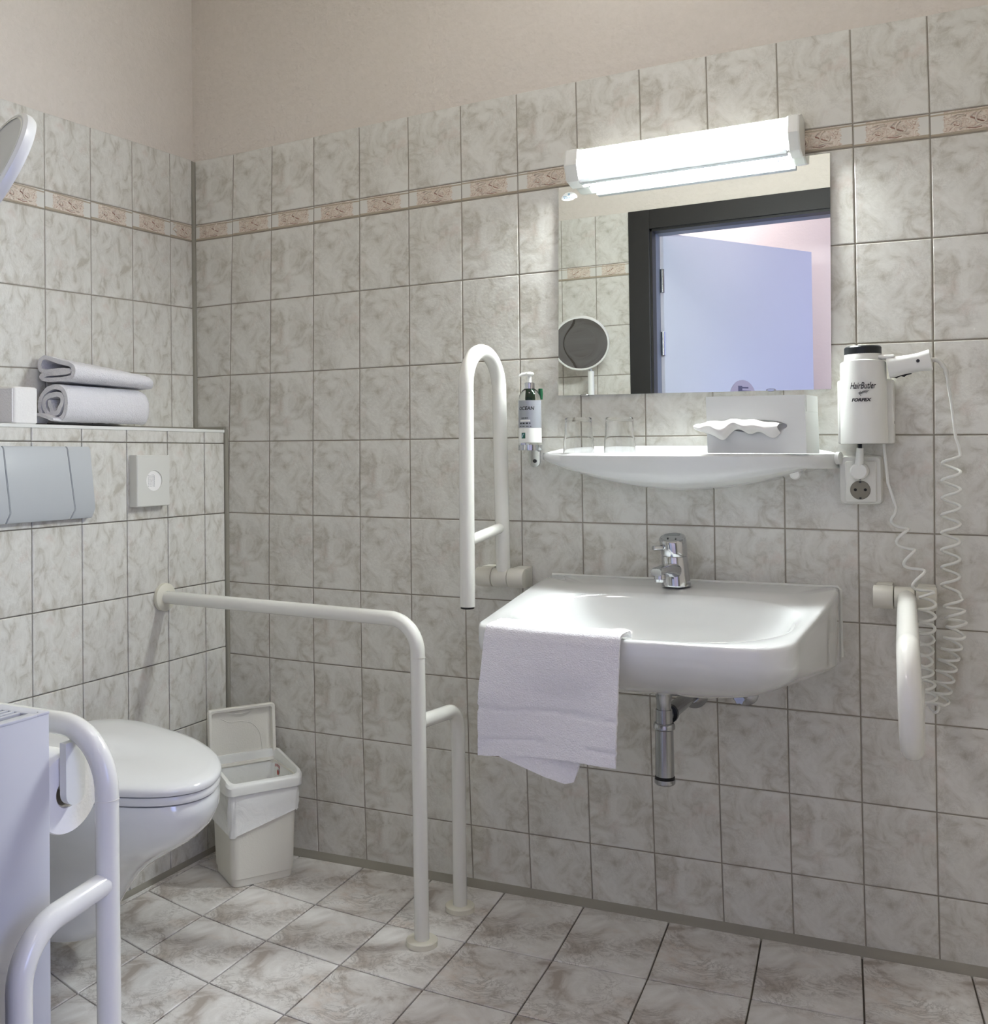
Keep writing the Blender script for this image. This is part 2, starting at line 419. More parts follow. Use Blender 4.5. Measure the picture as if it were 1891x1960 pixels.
def put_text(name, bm, fn, mat, parent):
    """fn maps flat (x, y) lettering onto a surface in room coordinates"""
    for v in bm.verts: v.co = fn(v.co.x, v.co.y)
    off = wloc(parent)
    for v in bm.verts: v.co -= off
    me = bpy.data.meshes.new(name); bm.to_mesh(me); bm.free()
    return link(name, me, mat, parent)

# ------------------------------------------------------------------ room shell
XL, XP, XR, YO, ZC = 0.051, 0.162, 2.75, -1.47, 2.62      # left wall, cistern wall, right wall, door wall, ceiling
YH = -2.95                                              # far side of the hall
def zf(x): return 0.022 * (x - 1.0)                      # the floor falls towards the corner

def slab_tile(p, ax, s, bev=0.0016, depth=0.006):
    """tile from four front corners p (counter-clockwise or not), outward normal = s * axis ax; origin at its centre"""
    c = sum((Vector(q) for q in p), Vector()) / 4
    bm = bmesh.new(); n = Vector((0, 0, 0)); n[ax] = s
    L = [Vector(q) - c for q in p]
    front = []
    for i, q in enumerate(L):
        d = Vector((0, 0, 0))
        for k in range(3):
            if k != ax and abs(q[k]) > 1e-9: d[k] = -math.copysign(bev, q[k])
        front.append(q + d)
    V = [bm.verts.new(q - n * depth) for q in L], [bm.verts.new(q - n * bev * .7) for q in L], [bm.verts.new(q) for q in front]
    bm.faces.new(V[2])
    for a, b in ((V[0], V[1]), (V[1], V[2])):
        for k in range(4): bm.faces.new((a[k], a[(k + 1) % 4], b[(k + 1) % 4], b[k]))
    bmesh.ops.recalc_face_normals(bm, faces=bm.faces)
    if bm.faces[0].normal.dot(n) < 0:
        for fc in bm.faces: fc.normal_flip()
    me = bpy.data.meshes.new('tile'); bm.to_mesh(me); bm.free()
    return me, c
def add_tile(name, p, ax, s, mat, parent, uv=None):
    me, c = slab_tile(p, ax, s)
    if uv:
        ul = me.uv_layers.new(name='UVMap')
        h = 0 if ax == 1 else 1
        xs = [v.co[h] for v in me.vertices]; zs = [v.co.z for v in me.vertices]
        for lp in me.loops:
            v = me.vertices[lp.vertex_index].co
            ul.data[lp.index].uv = ((v[h] - min(xs)) / uv + uv_shift[0], (v.z - min(zs)) / (max(zs) - min(zs)))
    return link(name, me, mat, parent, loc=c - wloc(parent))
uv_shift = [0.0]

# relief scroll shared by all border tiles (drawn in x = along, z = up, y = towards the viewer)
def scroll_mesh(kind):
    bm = bmesh.new(); rnd = random.Random(3)
    def spiral(cx, cz, r0, turns, a0, w, sgn=1):
        pts = []
        for k in range(13):
            t = k / 12; a = a0 + sgn * t * turns * 2 * pi; r = r0 * (1 - 0.75 * t)
            pts.append((cx + r * cos(a), -0.0006, cz + r * sin(a)))
        tube(pts, [w * (1 - .45 * k / 12) for k in range(13)], 5, bm)
    if kind == 0:
        spiral(0.022, 0.002, 0.0155, 0.95, 1.8, 0.0024)
        spiral(-0.024, -0.005, 0.0115, 0.9, 3.0, 0.0022, -1)
        for (x0, z0, x1, z1) in ((-0.008, 0.012, -0.03, 0.006), (-0.012, 0.014, -0.034, 0.013), (0.006, -0.013, 0.034, -0.011), (-0.006, -0.012, -0.02, -0.015), (0.0, 0.008, 0.012, 0.016)):
            tube([(x0, -0.0005, z0), ((x0 + x1) / 2, -0.0006, (z0 + z1) / 2 + 0.003), (x1, -0.0005, z1)], 0.0016, 5, bm)
    else:
        tube([(0.0, -0.0004, 0.007), (0.012, -0.0006, 0.0), (0.026, -0.0004, -0.006)], [0.0016, 0.0012, 0.0009], 5, bm)
        tube([(-0.03, -0.0004, -0.004), (-0.022, -0.0006, -0.0075), (-0.015, -0.0004, -0.004)], 0.0009, 5, bm)
        tube([(-0.006, -0.0004, -0.0135), (0.008, -0.0005, -0.0165), (0.02, -0.0004, -0.0145)], 0.0008, 5, bm)
    bmesh.ops.recalc_face_normals(bm, faces=bm.faces)
    me = bpy.data.meshes.new('ornament'); bm.to_mesh(me); bm.free()
    me.materials.append((M_ORN, M_ORN2)[kind]); 
    for p in me.polygons: p.use_smooth = True
    return me
ORN = [scroll_mesh(0), scroll_mesh(1)]
def ornaments(tile, ax, s, dx=0.0):
    for me in ORN:
        o = bpy.data.objects.new('ornament' if me is ORN[0] else 'ornament_line', me); COL.objects.link(o)
        o.parent = tile; o.location = (dx, 0, 0) if ax == 1 else (0, dx, 0)
        o.rotation_euler = (0, 0, 0 if (ax == 1 and s < 0) else (pi / 2 if ax == 0 else pi))

# ---- back wall (wash basin wall): grid of tiles measured row by row
ROWZ = [1.9375, 1.7445, 1.6957, 1.4977, 1.2918, 1.1025, 0.9013, 0.7078, 0.5098, 0.3269, 0.1514, 0.0104]
def gridB(i, j):
    s = max(-1.1, min(1.08, (i - 7) / 6)); t = ROWZ[j] - 1
    P = [(0, 0), (0, 1), (0, 2), (0, 3), (1, 0), (1, 1), (1, 2), (2, 0), (2, 1), (3, 0)]
    kx = [-0.0037, 0.0017, 0.0055, -0.0087, 0.0266, -0.006, -0.0077, 0.0034, 0.0163, -0.0308]
    kz = [0.0008, 0.0049, -0.0003, 0.0002, -0.0056, -0.0023, 0.0257, -0.0016, -0.0079, -0.0042]
    bx = sum(k * s ** a * t ** b for k, (a, b) in zip(kx, P)); bz = sum(k * s ** a * t ** b for k, (a, b) in zip(kz, P))
    z = ROWZ[j] + bz
    x = 0.166 + 0.15 * (i - 1) + bx
    return x, z
G = 0.0014  # half joint
bm = box((XL - 0.15, 0.005, -0.15), (XR + 0.15, 0.15, ZC), 0); wallB = struct('wall_back', bm, M_PAINT)
def grout_sheet(top, ax, lo, hi, base=-0.12):
    # thin mortar bed whose upper edge follows the top row of tiles; top: list of (along, z)
    bm = bmesh.new(); P = top + [(top[-1][0], base), (top[0][0], base)]
    mk = (lambda a, z, d: (a, d, z)) if ax == 1 else (lambda a, z, d: (d, a, z))
    A = [bm.verts.new(mk(a, z, lo)) for a, z in P]; B = [bm.verts.new(mk(a, z, hi)) for a, z in P]
    bm.faces.new(A); bm.faces.new(B)
    for k in range(len(P)): bm.faces.new((A[k], A[(k + 1) % len(P)], B[(k + 1) % len(P)], B[k]))
    return bm
part('grout', grout_sheet([(XL, gridB(0, 0)[1] - 0.002)] + [(gridB(i, 0)[0], gridB(i, 0)[1] - 0.001) for i in range(1, 18)] + [(XR, gridB(17, 0)[1] - 0.001)], 1, 0.0018, 0.0055), M_GROUT, wallB, None)
for j in range(11):
    for i in range(0, 19):
        c = [gridB(i, j), gridB(i + 1, j), gridB(i + 1, j + 1), gridB(i, j + 1)]
        if i == 0: c[0] = (XL + 0.006, c[1][1] - 0.001); c[3] = (XL + 0.006, c[2][1] - 0.001)
        if c[0][0] > XR - 0.02: continue
        if c[1][0] > XR - 0.006: c[1] = (XR - 0.006, c[1][1]); c[2] = (XR - 0.006, c[2][1])
        p = [(c[0][0] + G, 0, c[0][1] - (G if j else 0)), (c[1][0] - G, 0, c[1][1] - (G if j else 0)), (c[2][0] - G, 0, c[2][1] + G), (c[3][0] + G, 0, c[3][1] + G)]
        if j == 10: p[2] = (p[2][0], 0, p[2][2] + 0.004); p[3] = (p[3][0], 0, p[3][2] + 0.004)
        if j == 1:
            uv_shift[0] = 0.0 if i else 0.06
            t = add_tile('border_tile', p, 1, -1, M_BORDER, wallB, uv=0.147); ornaments(t, 1, -1, 0.0 if i else -0.006)
        else: add_tile('tile', p, 1, -1, M_TILE, wallB)

# ---- left wall above the cistern wall
bm = box((XL - 0.15, YO - 0.1, -0.15), (XL - 0.005, 0.15, ZC)); wallL = struct('wall_left', bm, M_PAINT)
part('grout', grout_sheet([(0.0, 1.925), (YO, 1.925 + 0.035 * YO)], 0, XL - 0.0055, XL - 0.0018, 1.0), M_GROUT, wallL, None)
LZ = [1.926, 1.738, 1.690, 1.497, 1.303, 1.150]
for j in range(5):
    for i in range(0, 10):
        y0 = -0.006 if i == 0 else -(0.097 + 0.148 * (i - 1)); y1 = max(YO + 0.004, -(0.097 + 0.148 * i))
        za, zb = (LZ[j] + .035 * y0, LZ[j] + .035 * y1), (LZ[j + 1] + .035 * y0, LZ[j + 1] + .035 * y1)
        if j == 4: zb = (1.150, 1.150)
        g = G if j else 0
        p = [(XL, y0 - G, za[0] - g), (XL, y1 + G, za[1] - g), (XL, y1 + G, zb[1] + G), (XL, y0 - G, zb[0] + G)]
        if j == 1:
            uv_shift[0] = 0.0 if i else 0.0
            t = add_tile('border_tile', p, 0, 1, M_BORDER, wallL, uv=0.145); ornaments(t, 0, 1, 0.0)
        else: add_tile('tile', p, 0, 1, M_TILE, wallL)

# ---- cistern wall (low boxed wall behind the toilet)
bm = box((XL, YO, -0.15), (XP - 0.005, -0.002, 1.136)); wallP = struct('wall_cistern', bm, M_GROUT)
PZ = [1.136, 1.105, 0.909, 0.7195, 0.5335, 0.347, 0.157, -0.012]
for j in range(7):
    for i in range(0, 10):
        y0 = -0.008 if i == 0 else -(0.093 + 0.1475 * (i - 1)); y1 = max(YO + 0.004, -(0.093 + 0.1475 * i))
        p = [(XP, y0 - G, PZ[j] - (G if j else 0)), (XP, y1 + G, PZ[j] - (G if j else 0)), (XP, y1 + G, PZ[j + 1] + G), (XP, y0 - G, PZ[j + 1] + G)]
        add_tile('tile', p, 0, 1, M_TILE, wallP)
bm = box((XL, YO, 1.136), (XP + 0.001, -0.004, 1.144), 0.001); part('ledge_sill', bm, M_WHITE, wallP, None)
# sealant joints
bm = lathe((XL, 0, 1.145), (0, 0, 1), [(0, 0.0085), (0.775, 0.0085)], 16); struct('trim_1', bm, M_SEAL, 40)
bm = lathe((XP, 0, -0.02), (0, 0, 1), [(0, 0.0085), (1.165, 0.0085)], 16); struct('trim_2', bm, M_SEAL, 40)
bm = cyl((XL, -0.005, 1.146), (XP, -0.005, 1.146), 0.007, 12); cyl((XL, 0, 1.146), (XL, YO, 1.146), 0.007, 12, bm=bm); struct('trim_3', bm, M_SEAL, 40)

# ---- floor
def gridF(a, b):
    if b == 0: x = 0.408 + 0.2005 * a; return (x, -0.008)
    x = 0.4034 + 0.2143 * a + 0.0029 * b - 0.0032 * a * a + 0.0027 * a * b + 0.0002 * a ** 3
    y = -0.0226 - 0.0356 * a - 0.1939 * b + 0.0086 * a * a - 0.0077 * a * b - 0.0005 * a ** 3
    return (x, y)
bm = bmesh.new()
vs = [bm.verts.new((x, y, zf(x) - dz)) for dz in (0.005, 0.2) for (x, y) in ((XL - 0.2, 0.1), (4.0, 0.1), (4.0, YH - 0.1), (XL - 0.2, YH - 0.1))]
bm.faces.new(vs[:4]); bm.faces.new(vs[4:])
for k in range(4): bm.faces.new((vs[k], vs[(k + 1) % 4], vs[4 + (k + 1) % 4], vs[4 + k]))
floor = struct('floor', bm, M_FGROUT)
for a in range(-2, 12):
    for b in range(0, 7):
        c = [gridF(a, b), gridF(a + 1, b), gridF(a + 1, b + 1), gridF(a, b + 1)]
        if min(q[1] for q in c) < YO - 0.25 or max(q[0] for q in c) < 0.1 or min(q[0] for q in c) > XR - 0.03: continue
        if max(q[0] for q in c) > XR + 0.03: continue
        cc = Vector((sum(q[0] for q in c) / 4, sum(q[1] for q in c) / 4, 0))
        p = []
        for q in c:
            d = Vector((q[0] - cc.x, q[1] - cc.y, 0))
            x = q[0] - math.copysign(0.0018, d.x); y = q[1] - math.copysign(0.0018, d.y)
            x = max(XP - 0.01, x); y = min(-0.006, y)
            p.append((x, y, zf(x)))
        if abs(p[0][0] - p[1][0]) < 0.01: continue
        add_tile('floor_tile', p, 2, 1, M_FLOOR, floor)
# hall floor covering beyond the threshold
bm = bmesh.new(); vs = [bm.verts.new((x, y, zf(x) + 0.001)) for (x, y) in ((-0.6, YO - 0.12), (3.7, YO - 0.12), (3.7, YH), (-0.6, YH))]; bm.faces.new(vs)
part('hall_flooring', bm, plain('hall_vinyl', srgb(120, 108, 100), 0.5), floor, None)
def fillet_joint(x0, x1):
    bm = bmesh.new(); n = 20; rings = []
    for k in range(n + 1):
        x = x0 + (x1 - x0) * k / n; z = zf(x); rings.append([(x, 0.0, z - 0.01), (x, 0.0, z + 0.017), (x, -0.006, z + 0.0065), (x, -0.013, z + 0.0005), (x, -0.013, z - 0.01)])
    return loft(rings, bm=bm)
struct('trim_4', fillet_joint(XP, XR), M_SEAL2, 60)
bm = bmesh.new(); rings = []
for k in range(2):
    y = (-0.005, YO)[k]; rings.append([(XP, y, zf(XP) - 0.01), (XP, y, zf(XP) + 0.012), (XP + 0.009, y, zf(XP) + 0.0005), (XP + 0.009, y, zf(XP) - 0.01)])
struct('trim_5', loft(rings, bm=bm), M_SEAL2, 60)

# ---- right wall (out of the picture), ceiling, door wall
bm = box((XR, YO - 0.12, -0.15), (XR + 0.12, 0.15, ZC)); struct('wall_right', bm, M_PAINT)
bm = box((XL - 0.15, YO - 0.12, ZC), (XR + 0.12, 0.15, ZC + 0.1)); struct('ceiling', bm, M_PAINT)
DX0, DX1, DZ = 0.985, 2.30, 1.905
bm = box((XL - 0.7, YO - 0.12, -0.15), (DX0, YO - 0.005, ZC)); box((DX1, YO - 0.12, -0.15), (XR, YO - 0.005, ZC), bm=bm); box((DX0, YO - 0.12, DZ), (DX1, YO - 0.005, ZC), bm=bm)
wallD = struct('wall_door_side', bm, M_PAINT)
bm = box((XL, YO - 0.005, -0.12), (0.92, YO - 0.002, 1.975)); box((2.37, YO - 0.005, -0.12), (XR, YO - 0.002, 1.975), bm=bm); part('grout', bm, M_GROUT, wallD, None)
OZ = [1.975, 1.787, 1.739, 1.552, 1.364, 1.176, 0.988, 0.80, 0.612, 0.424, 0.236, 0.048]
for j in range(11):
    for i in range(-3, 13):
        x0 = 0.778 + 0.1385 * i - 0.1385; x1 = x0 + 0.1385
        x0 = max(x0, XL + 0.004); 
        if x1 < XL + 0.02: continue
        if x0 < 0.915: x1 = min(x1, 0.915)
        elif x1 > 2.378: x0 = max(x0, 2.378); x1 = min(x1, XR - .004)
        else: continue
        if x1 - x0 < 0.01: continue
        g = G if j else 0
        p = [(x0 + G, YO, OZ[j] - g), (x1 - G, YO, OZ[j] - g), (x1 - G, YO, OZ[j + 1] + G), (x0 + G, YO, OZ[j + 1] + G)]
        if j == 1:
            uv_shift[0] = 0; t = add_tile('border_tile', p, 1, 1, M_BORDER, wallD, uv=0.136); ornaments(t, 1, 1)
        else: add_tile('tile', p, 1, 1, M_TILE, wallD)
# hall
bm = box((-0.7, YH - 0.1, -0.15), (3.7, YH, ZC)); struct('wall_hall', bm, M_HALL)
bm = box((-0.7, YH - 0.1, -0.15), (-0.6, YO - 0.12, ZC)); struct('wall_hall_left', bm, M_HALL)
bm = box((3.6, YH - 0.1, -0.15), (3.7, -2.75, ZC)); box((3.6, -1.75, -0.15), (3.7, YO - 0.1, ZC), bm=bm); box((3.6, -2.75, -0.15), (3.7, -1.75, 0.55), bm=bm); box((3.6, -2.75, 1.95), (3.7, -1.75, ZC), bm=bm)
struct('wall_hall_right', bm, M_HALL)
bm = box((XR, YO - 0.12, -0.15), (3.7, YO - 0.02, ZC)); struct('wall_hall_front', bm, M_HALL)
bm = box((-0.7, YH - 0.1, ZC), (3.7, YO - 0.12, ZC + 0.1)); struct('ceiling_hall', bm, M_HALL)
bm = bmesh.new()
for (a, b, c, d) in ((-2.75, -2.70, 0.55, 1.95), (-1.80, -1.75, 0.55, 1.95), (-2.70, -1.80, 0.55, 0.60), (-2.70, -1.80, 1.90, 1.95), (-2.27, -2.23, 0.60, 1.90)):
    box((3.60, a, c), (3.65, b, d), 0.003, bm=bm)
win = struct('window_1', bm, M_WHITE)
bm = box((3.62, -2.70, 0.60), (3.626, -1.80, 1.90)); part('pane', bm, M_GLASS, win, None)

# ---- door: dark casing, rebate and the leaf standing open into the hall
bm = bmesh.new(); CW = 0.075
box((DX0 - CW, YO, -0.02), (DX0 + 0.004, YO + 0.012, DZ + 0.068), 0.002, bm=bm); box((DX1 - 0.004, YO, -0.02), (DX1 + CW, YO + 0.012, DZ + 0.068), 0.002, bm=bm)
box((DX0 + 0.004, YO, DZ - 0.004), (DX1 - 0.004, YO + 0.012, DZ + 0.068), 0.002, bm=bm)
box((DX0, YO - 0.05, -0.02), (DX0 + 0.012, YO, DZ), bm=bm); box((DX1 - 0.012, YO - 0.05, -0.02), (DX1, YO, DZ), bm=bm); box((DX0, YO - 0.05, DZ - 0.012), (DX1, YO, DZ), bm=bm)
door = struct('door_1', bm, M_FRAME)
bm = box((DX0, YO - 0.125, -0.02), (DX0 + 0.008, YO - 0.05, DZ)); box((DX1 - 0.008, YO - 0.125, -0.02), (DX1, YO - 0.05, DZ), bm=bm); box((DX0 + 0.008, YO - 0.125, DZ - 0.008), (DX1 - 0.008, YO - 0.05, DZ), bm=bm)
part('jamb', bm, M_JAMB, door, None)
hx, hy = 1.005, -1.60; dl = Vector((0.447, -0.69, 0)).normalized(); nl = Vector((-dl.y, dl.x, 0))
def leaf_box(s0, s1, t0, t1, z0, z1, bev=0.002, bm=None):
    bm2 = box((s0, t0, z0), (s1, t1, z1), bev)
    for v in bm2.verts: q = v.co.copy(); v.co = Vector((hx, hy, 0)) + dl * q.x + nl * q.y + Vector((0, 0, q.z))
    return bm2
leaf = part('door_leaf', leaf_box(0.0, 0.83, -0.04, 0.0, 0.01, 1.912), M_DOOR, door)
for z in (0.25, 1.44, 1.68):
    part('hinge', cyl((hx - 0.004, hy + 0.006, z), (hx - 0.004, hy + 0.006, z + 0.09), 0.008, 12), M_CHROMED, door)
# round sign on the leaf (striped flag motif)
sgc = Vector((hx, hy, 1.283)) + dl * 0.41 + nl * 0.001
sg = part('round_sign', lathe(sgc, nl, [(0, 0.074), (0.0015, 0.074)], 32), M_SIGN, door)
for k, (z, a, b) in enumerate(((0.040, -0.03, 0.004), (0.026, -0.045, 0.004), (0.012, -0.05, 0.004), (-0.002, -0.05, 0.03), (-0.016, -0.05, 0.045))):
    bmx = box((a, 0.0015, z), (b, 0.0022, z + 0.006))
    for v in bmx.verts: q = v.co.copy(); v.co = sgc - dl * q.x + nl * q.y + Vector((0, 0, q.z))
    part('stripe', bmx, M_BLUEF, sg, None)
bmx = box((0.004, 0.0016, 0.008), (0.026, 0.0024, 0.05))
for v in bmx.verts: q = v.co.copy(); v.co = sgc - dl * q.x + nl * q.y + Vector((0, 0, q.z))
part('canton', bmx, M_BLUEF, sg, None)

# ------------------------------------------------------------------ mirror above the shelf
mir = thing('mirror', 'large rectangular frameless wall mirror above the ceramic shelf, reflecting the doorway', 'mirror', (1.47, -0.004, 1.19))
def quad_slab(c4, y0, y1, bm=None):
    bm = bm or bmesh.new(); a = [bm.verts.new((x, y0, z)) for x, z in c4]; b = [bm.verts.new((x, y1, z)) for x, z in c4]
    bm.faces.new(a); bm.faces.new(b)
    for k in range(4): bm.faces.new((a[k], a[(k + 1) % 4], b[(k + 1) % 4], b[k]))
    return bm
MC = [(1.171, 1.697), (1.776, 1.690), (1.771, 1.192), (1.163, 1.202)]
part('backing', quad_slab([(x * .999 + .0015, z) for x, z in MC], -0.0003, -0.0035), M_GREYP, mir, None)
part('mirror_glass', quad_slab(MC, -0.0036, -0.0062), M_MIRROR, mir, None)
for (x, z, s) in ((1.228, 1.2, 1), (1.649, 1.195, 1), (1.245, 1.692, -1), (1.676, 1.69, -1)):
    bm = lathe((x, -0.0005, z), (0, -1, 0), [(0, 0.010), (0.009, 0.010), (0.0105, 0.008)], 20)
    for v in bm.verts: v.co.z = z + (v.co.z - z) * 0.35
    part('mirror_clip', bm, M_CHROME, mir)
# torn round sticker
bm = bmesh.new(); cxs, czs = 1.197, 1.668; pts = []
for k in range(15): a = pi * k / 14; pts.append((cxs + 0.0195 * cos(a), czs + 0.0155 * sin(a)))
pts += [(cxs - 0.014, czs - 0.004), (cxs - 0.002, czs - 0.006), (cxs + 0.010, czs - 0.004), (cxs + 0.014, czs - 0.001)]
a = [bm.verts.new((x, -0.0064, z)) for x, z in pts]; b = [bm.verts.new((x, -0.0069, z)) for x, z in pts]
bm.faces.new(a); bm.faces.new(b)
for k in range(len(pts)): bm.faces.new((a[k], a[(k + 1) % len(pts)], b[(k + 1) % len(pts)], b[k]))
stk = part('sticker', bm, M_WHITE, mir, None); stk['label'] = 'small torn white and blue sticker in the upper left corner of the mirror'
bm = bmesh.new()
for k in range(6): box((cxs - 0.013 + k * 0.0042, -0.0072, czs), (cxs - 0.0105 + k * 0.0042, -0.0069, czs + 0.0035), bm=bm)
box((cxs - 0.003, -0.0072, czs + 0.007), (cxs + 0.002, -0.0069, czs + 0.012), bm=bm); box((cxs - 0.016, -0.00715, czs + 0.0045), (cxs - 0.006, -0.0069, czs + 0.0065), bm=bm)
part('sticker_print', bm, M_PALEB, mir, None)

# ------------------------------------------------------------------ mirror lamp
lamp = thing('wall_lamp', 'long white fluorescent wall lamp, switched on, above the mirror', 'lamp', (1.46, -0.001, 1.73))
def lamp_prof(x, k=1.0, dz=0.0):     # y, z outline
    P = [(0.0, 1.765), (-0.045, 1.770), (-0.078, 1.758), (-0.088, 1.722), (-0.070, 1.690), (-0.035, 1.683), (0.0, 1.692)]
    c = (-0.04, 1.727)
    return [(x, min(-0.0005, c[0] + (y - c[0]) * k), c[1] + (z - c[1]) * k + dz) for y, z in P]
x0, x1 = 1.247, 1.700
P0, P1 = lamp_prof(x0, .95), lamp_prof(x1, .95)
def strip(idx, off=0.0):
    bm = bmesh.new(); a = [bm.verts.new(P0[i]) for i in idx]; b = [bm.verts.new(P1[i]) for i in idx]
    for k in range(len(idx) - 1): bm.faces.new((a[k], a[k + 1], b[k + 1], b[k]))
    return bm
def strip_solid(idx, th):
    bm = strip(idx); bmesh.ops.recalc_face_normals(bm, faces=bm.faces)
    bmesh.ops.solidify(bm, geom=bm.faces[:] + bm.edges[:] + bm.verts[:], thickness=th); return bm
part('diffuser', strip_solid([2, 3, 4], 0.0015), M_EMIT, lamp, 20)
part('diffuser_top', strip_solid([0, 1, 2], 0.0015), M_EMIT2, lamp, 20)
part('diffuser_underside', strip_solid([4, 5, 6], 0.0015), M_EMIT, lamp, 20)
part('base_strip', box((x0, -0.0785, 1.6805), (x1, -0.058, 1.6915), 0.0015), M_GREYP, lamp, None)
part('backplate', box((x0, -0.012, 1.690), (x1, -0.001, 1.762)), M_WHITE, lamp, None)
for (xa, xb) in ((1.214, 1.247), (1.700, 1.726)):
    part('end_cap', loft([lamp_prof(xa, 1.0), lamp_prof(xa + .004, 1.04), lamp_prof(xb - .003, 1.04), lamp_prof(xb, 1.0)]), M_WHITE, lamp, 20)

# added ceiling fill lamp, out of view, put in to soften the shade
cl = thing('ceiling_fill_lamp', 'round opal fill lamp added in the middle of the bathroom ceiling', 'lamp', (1.35, -0.75, ZC))
part('fill_lamp_base', lathe((1.35, -0.75, ZC), (0, 0, -1), [(0, 0.15), (0.02, 0.15)], 40), M_WHITE, cl)
part('fill_lamp_shade', lathe((1.35, -0.75, ZC - 0.02), (0, 0, -1), [(0, 0.14), (0.03, 0.135), (0.055, 0.10), (0.068, 0.05), (0.07, 0.0)], 40), emit_mat('fill_glow', (1.0, 0.97, 0.94, 1), CEIL_FILL), cl)

hl = thing('hall_fill_lamp', 'round opal fill lamp added in the hall outside the door', 'lamp', (0.75, -2.45, ZC))  # unseen lamp added to brighten the hall wall behind the door leaf
part('fill_lamp_base', lathe((0.75, -2.45, ZC), (0, 0, -1), [(0, 0.15), (0.02, 0.15)], 40), M_WHITE, hl)
part('fill_lamp_shade', lathe((0.75, -2.45, ZC - 0.02), (0, 0, -1), [(0, 0.14), (0.03, 0.135), (0.055, 0.10), (0.068, 0.05), (0.07, 0.0)], 40), emit_mat('hall_fill_glow', (1.0, 0.92, 0.90, 1), 34.0), hl)

hl2 = thing('hall_fill_lamp', 'round opal fill lamp added in the hall, the one nearer the hall window', 'lamp', (2.65, -2.25, ZC))  # second added fill, reaches the lower bathroom through the doorway
part('fill_lamp_base', lathe((2.65, -2.25, ZC), (0, 0, -1), [(0, 0.15), (0.02, 0.15)], 40), M_WHITE, hl2)
part('fill_lamp_shade', lathe((2.65, -2.25, ZC - 0.02), (0, 0, -1), [(0, 0.14), (0.03, 0.135), (0.055, 0.10), (0.068, 0.05), (0.07, 0.0)], 40), emit_mat('hall_fill_glow_right', (1.0, 0.97, 0.93, 1), 13.0), hl2)

# ------------------------------------------------------------------ ceramic shelf
sh = thing('ceramic_shelf', 'white curved ceramic shelf on the wall below the mirror', 'shelf', (1.46, -0.001, 1.03))
def shz(x): return 1.0665 - 0.011 * (x - 1.15) / 0.64
SX0, SX1 = 1.128, 1.786
def shelf_bm():
    bm = bmesh.new(); nu, nv = 48, 14; T = []; B = []
    for i in range(nu + 1):
        u = -1 + 2 * i / nu; x = (SX0 + SX1) / 2 + u * (SX1 - SX0) / 2
        dep = 0.135 * (1 - abs(u) ** (5.0 if u > 0 else 3.0)) ** 0.5 + 0.012 if abs(u) < 1 else 0.012
        ct, cb = [], []
        for j in range(nv + 1):
            v = j / nv; y = -0.0005 - v * dep
            lip = 0.0165 * max(0.0, 1 - (v * dep / 0.022)) ** 1.5 * (1 - abs(u) ** 6)
            rim = -0.003 * math.exp(-((v - 0.5) / 0.3) ** 2)
            zt = shz(x) + lip + rim
            if v > 0.93: zt -= 0.004 * ((v - 0.93) / 0.07) ** 2
            deep = 0.066 * (1 - abs(u) ** 1.8) * (1 - 0.35 * v ** 4)
            zb = shz(x) - 0.012 - deep - 0.006 * (1 - v)
            if u > 0.75: zb = min(zb, shz(x) - 0.03)
            if v == 1: zt = shz(x) - 0.006; zb = shz(x) - 0.012 - deep * .75
            ct.append(bm.verts.new((x, y, zt))); cb.append(bm.verts.new((x, y, zb)))
        T.append(ct); B.append(cb)
    for i in range(nu):
        for j in range(nv):
            bm.faces.new((T[i][j], T[i + 1][j], T[i + 1][j + 1], T[i][j + 1])); bm.faces.new((B[i][j], B[i][j + 1], B[i + 1][j + 1], B[i + 1][j]))
        bm.faces.new((T[i][nv], T[i + 1][nv], B[i + 1][nv], B[i][nv])); bm.faces.new((T[i + 1][0], T[i][0], B[i][0], B[i + 1][0]))
    for i in (0, nu):
        for j in range(nv): bm.faces.new((T[i][j], T[i][j + 1], B[i][j + 1], B[i][j]))
    return bm
part('shelf_body', shelf_bm(), M_CERAM, sh, 50)
part('fixing_knob', lathe((1.704, -0.062, 1.016), (0.1, -1, -0.1), [(0, 0.011), (0.016, 0.011), (0.019, 0.008)], 20), M_WHITE, sh)
part('fixing_knob', lathe((1.782, -0.035, 1.047), (1, -0.3, 0), [(0, 0.013), (0.008, 0.013), (0.010, 0.009)], 20), M_WHITE, sh)

# ------------------------------------------------------------------ glasses
def glass_bm(x, y, z):
    # tumbler turned upside down: thick glass base on top
    prof = [(0.0, 0.0355), (0.035, 0.0335), (0.036, 0.0318), (0.079, 0.0300), (0.081, 0.029), (0.081, 0.0001),
            (0.0805, 0.0001)]
    outer = [(0.0, 0.0355), (0.034, 0.0340), (0.038, 0.0322), (0.079, 0.0305), (0.0815, 0.0290), (0.0815, 0.0)]
    inner = [(0.072, 0.0), (0.072, 0.0275), (0.070, 0.0285), (0.038, 0.0300), (0.034, 0.0318), (0.0, 0.0338)]
    bm = bmesh.new(); pr = outer + inner
    lathe((x, y, z), (0, 0, 1), outer + [], 40, bm, cap=False); lathe((x, y, z), (0, 0, 1), inner, 40, bm, cap=False)
    # join the rim
    bm.verts.ensure_lookup_table()
    lathe((x, y, z), (0, 0, 1), [(0.0, 0.0338), (0.0, 0.0355)], 40, bm, cap=False)
    bmesh.ops.remove_doubles(bm, verts=bm.verts, dist=1e-5)
    return bm
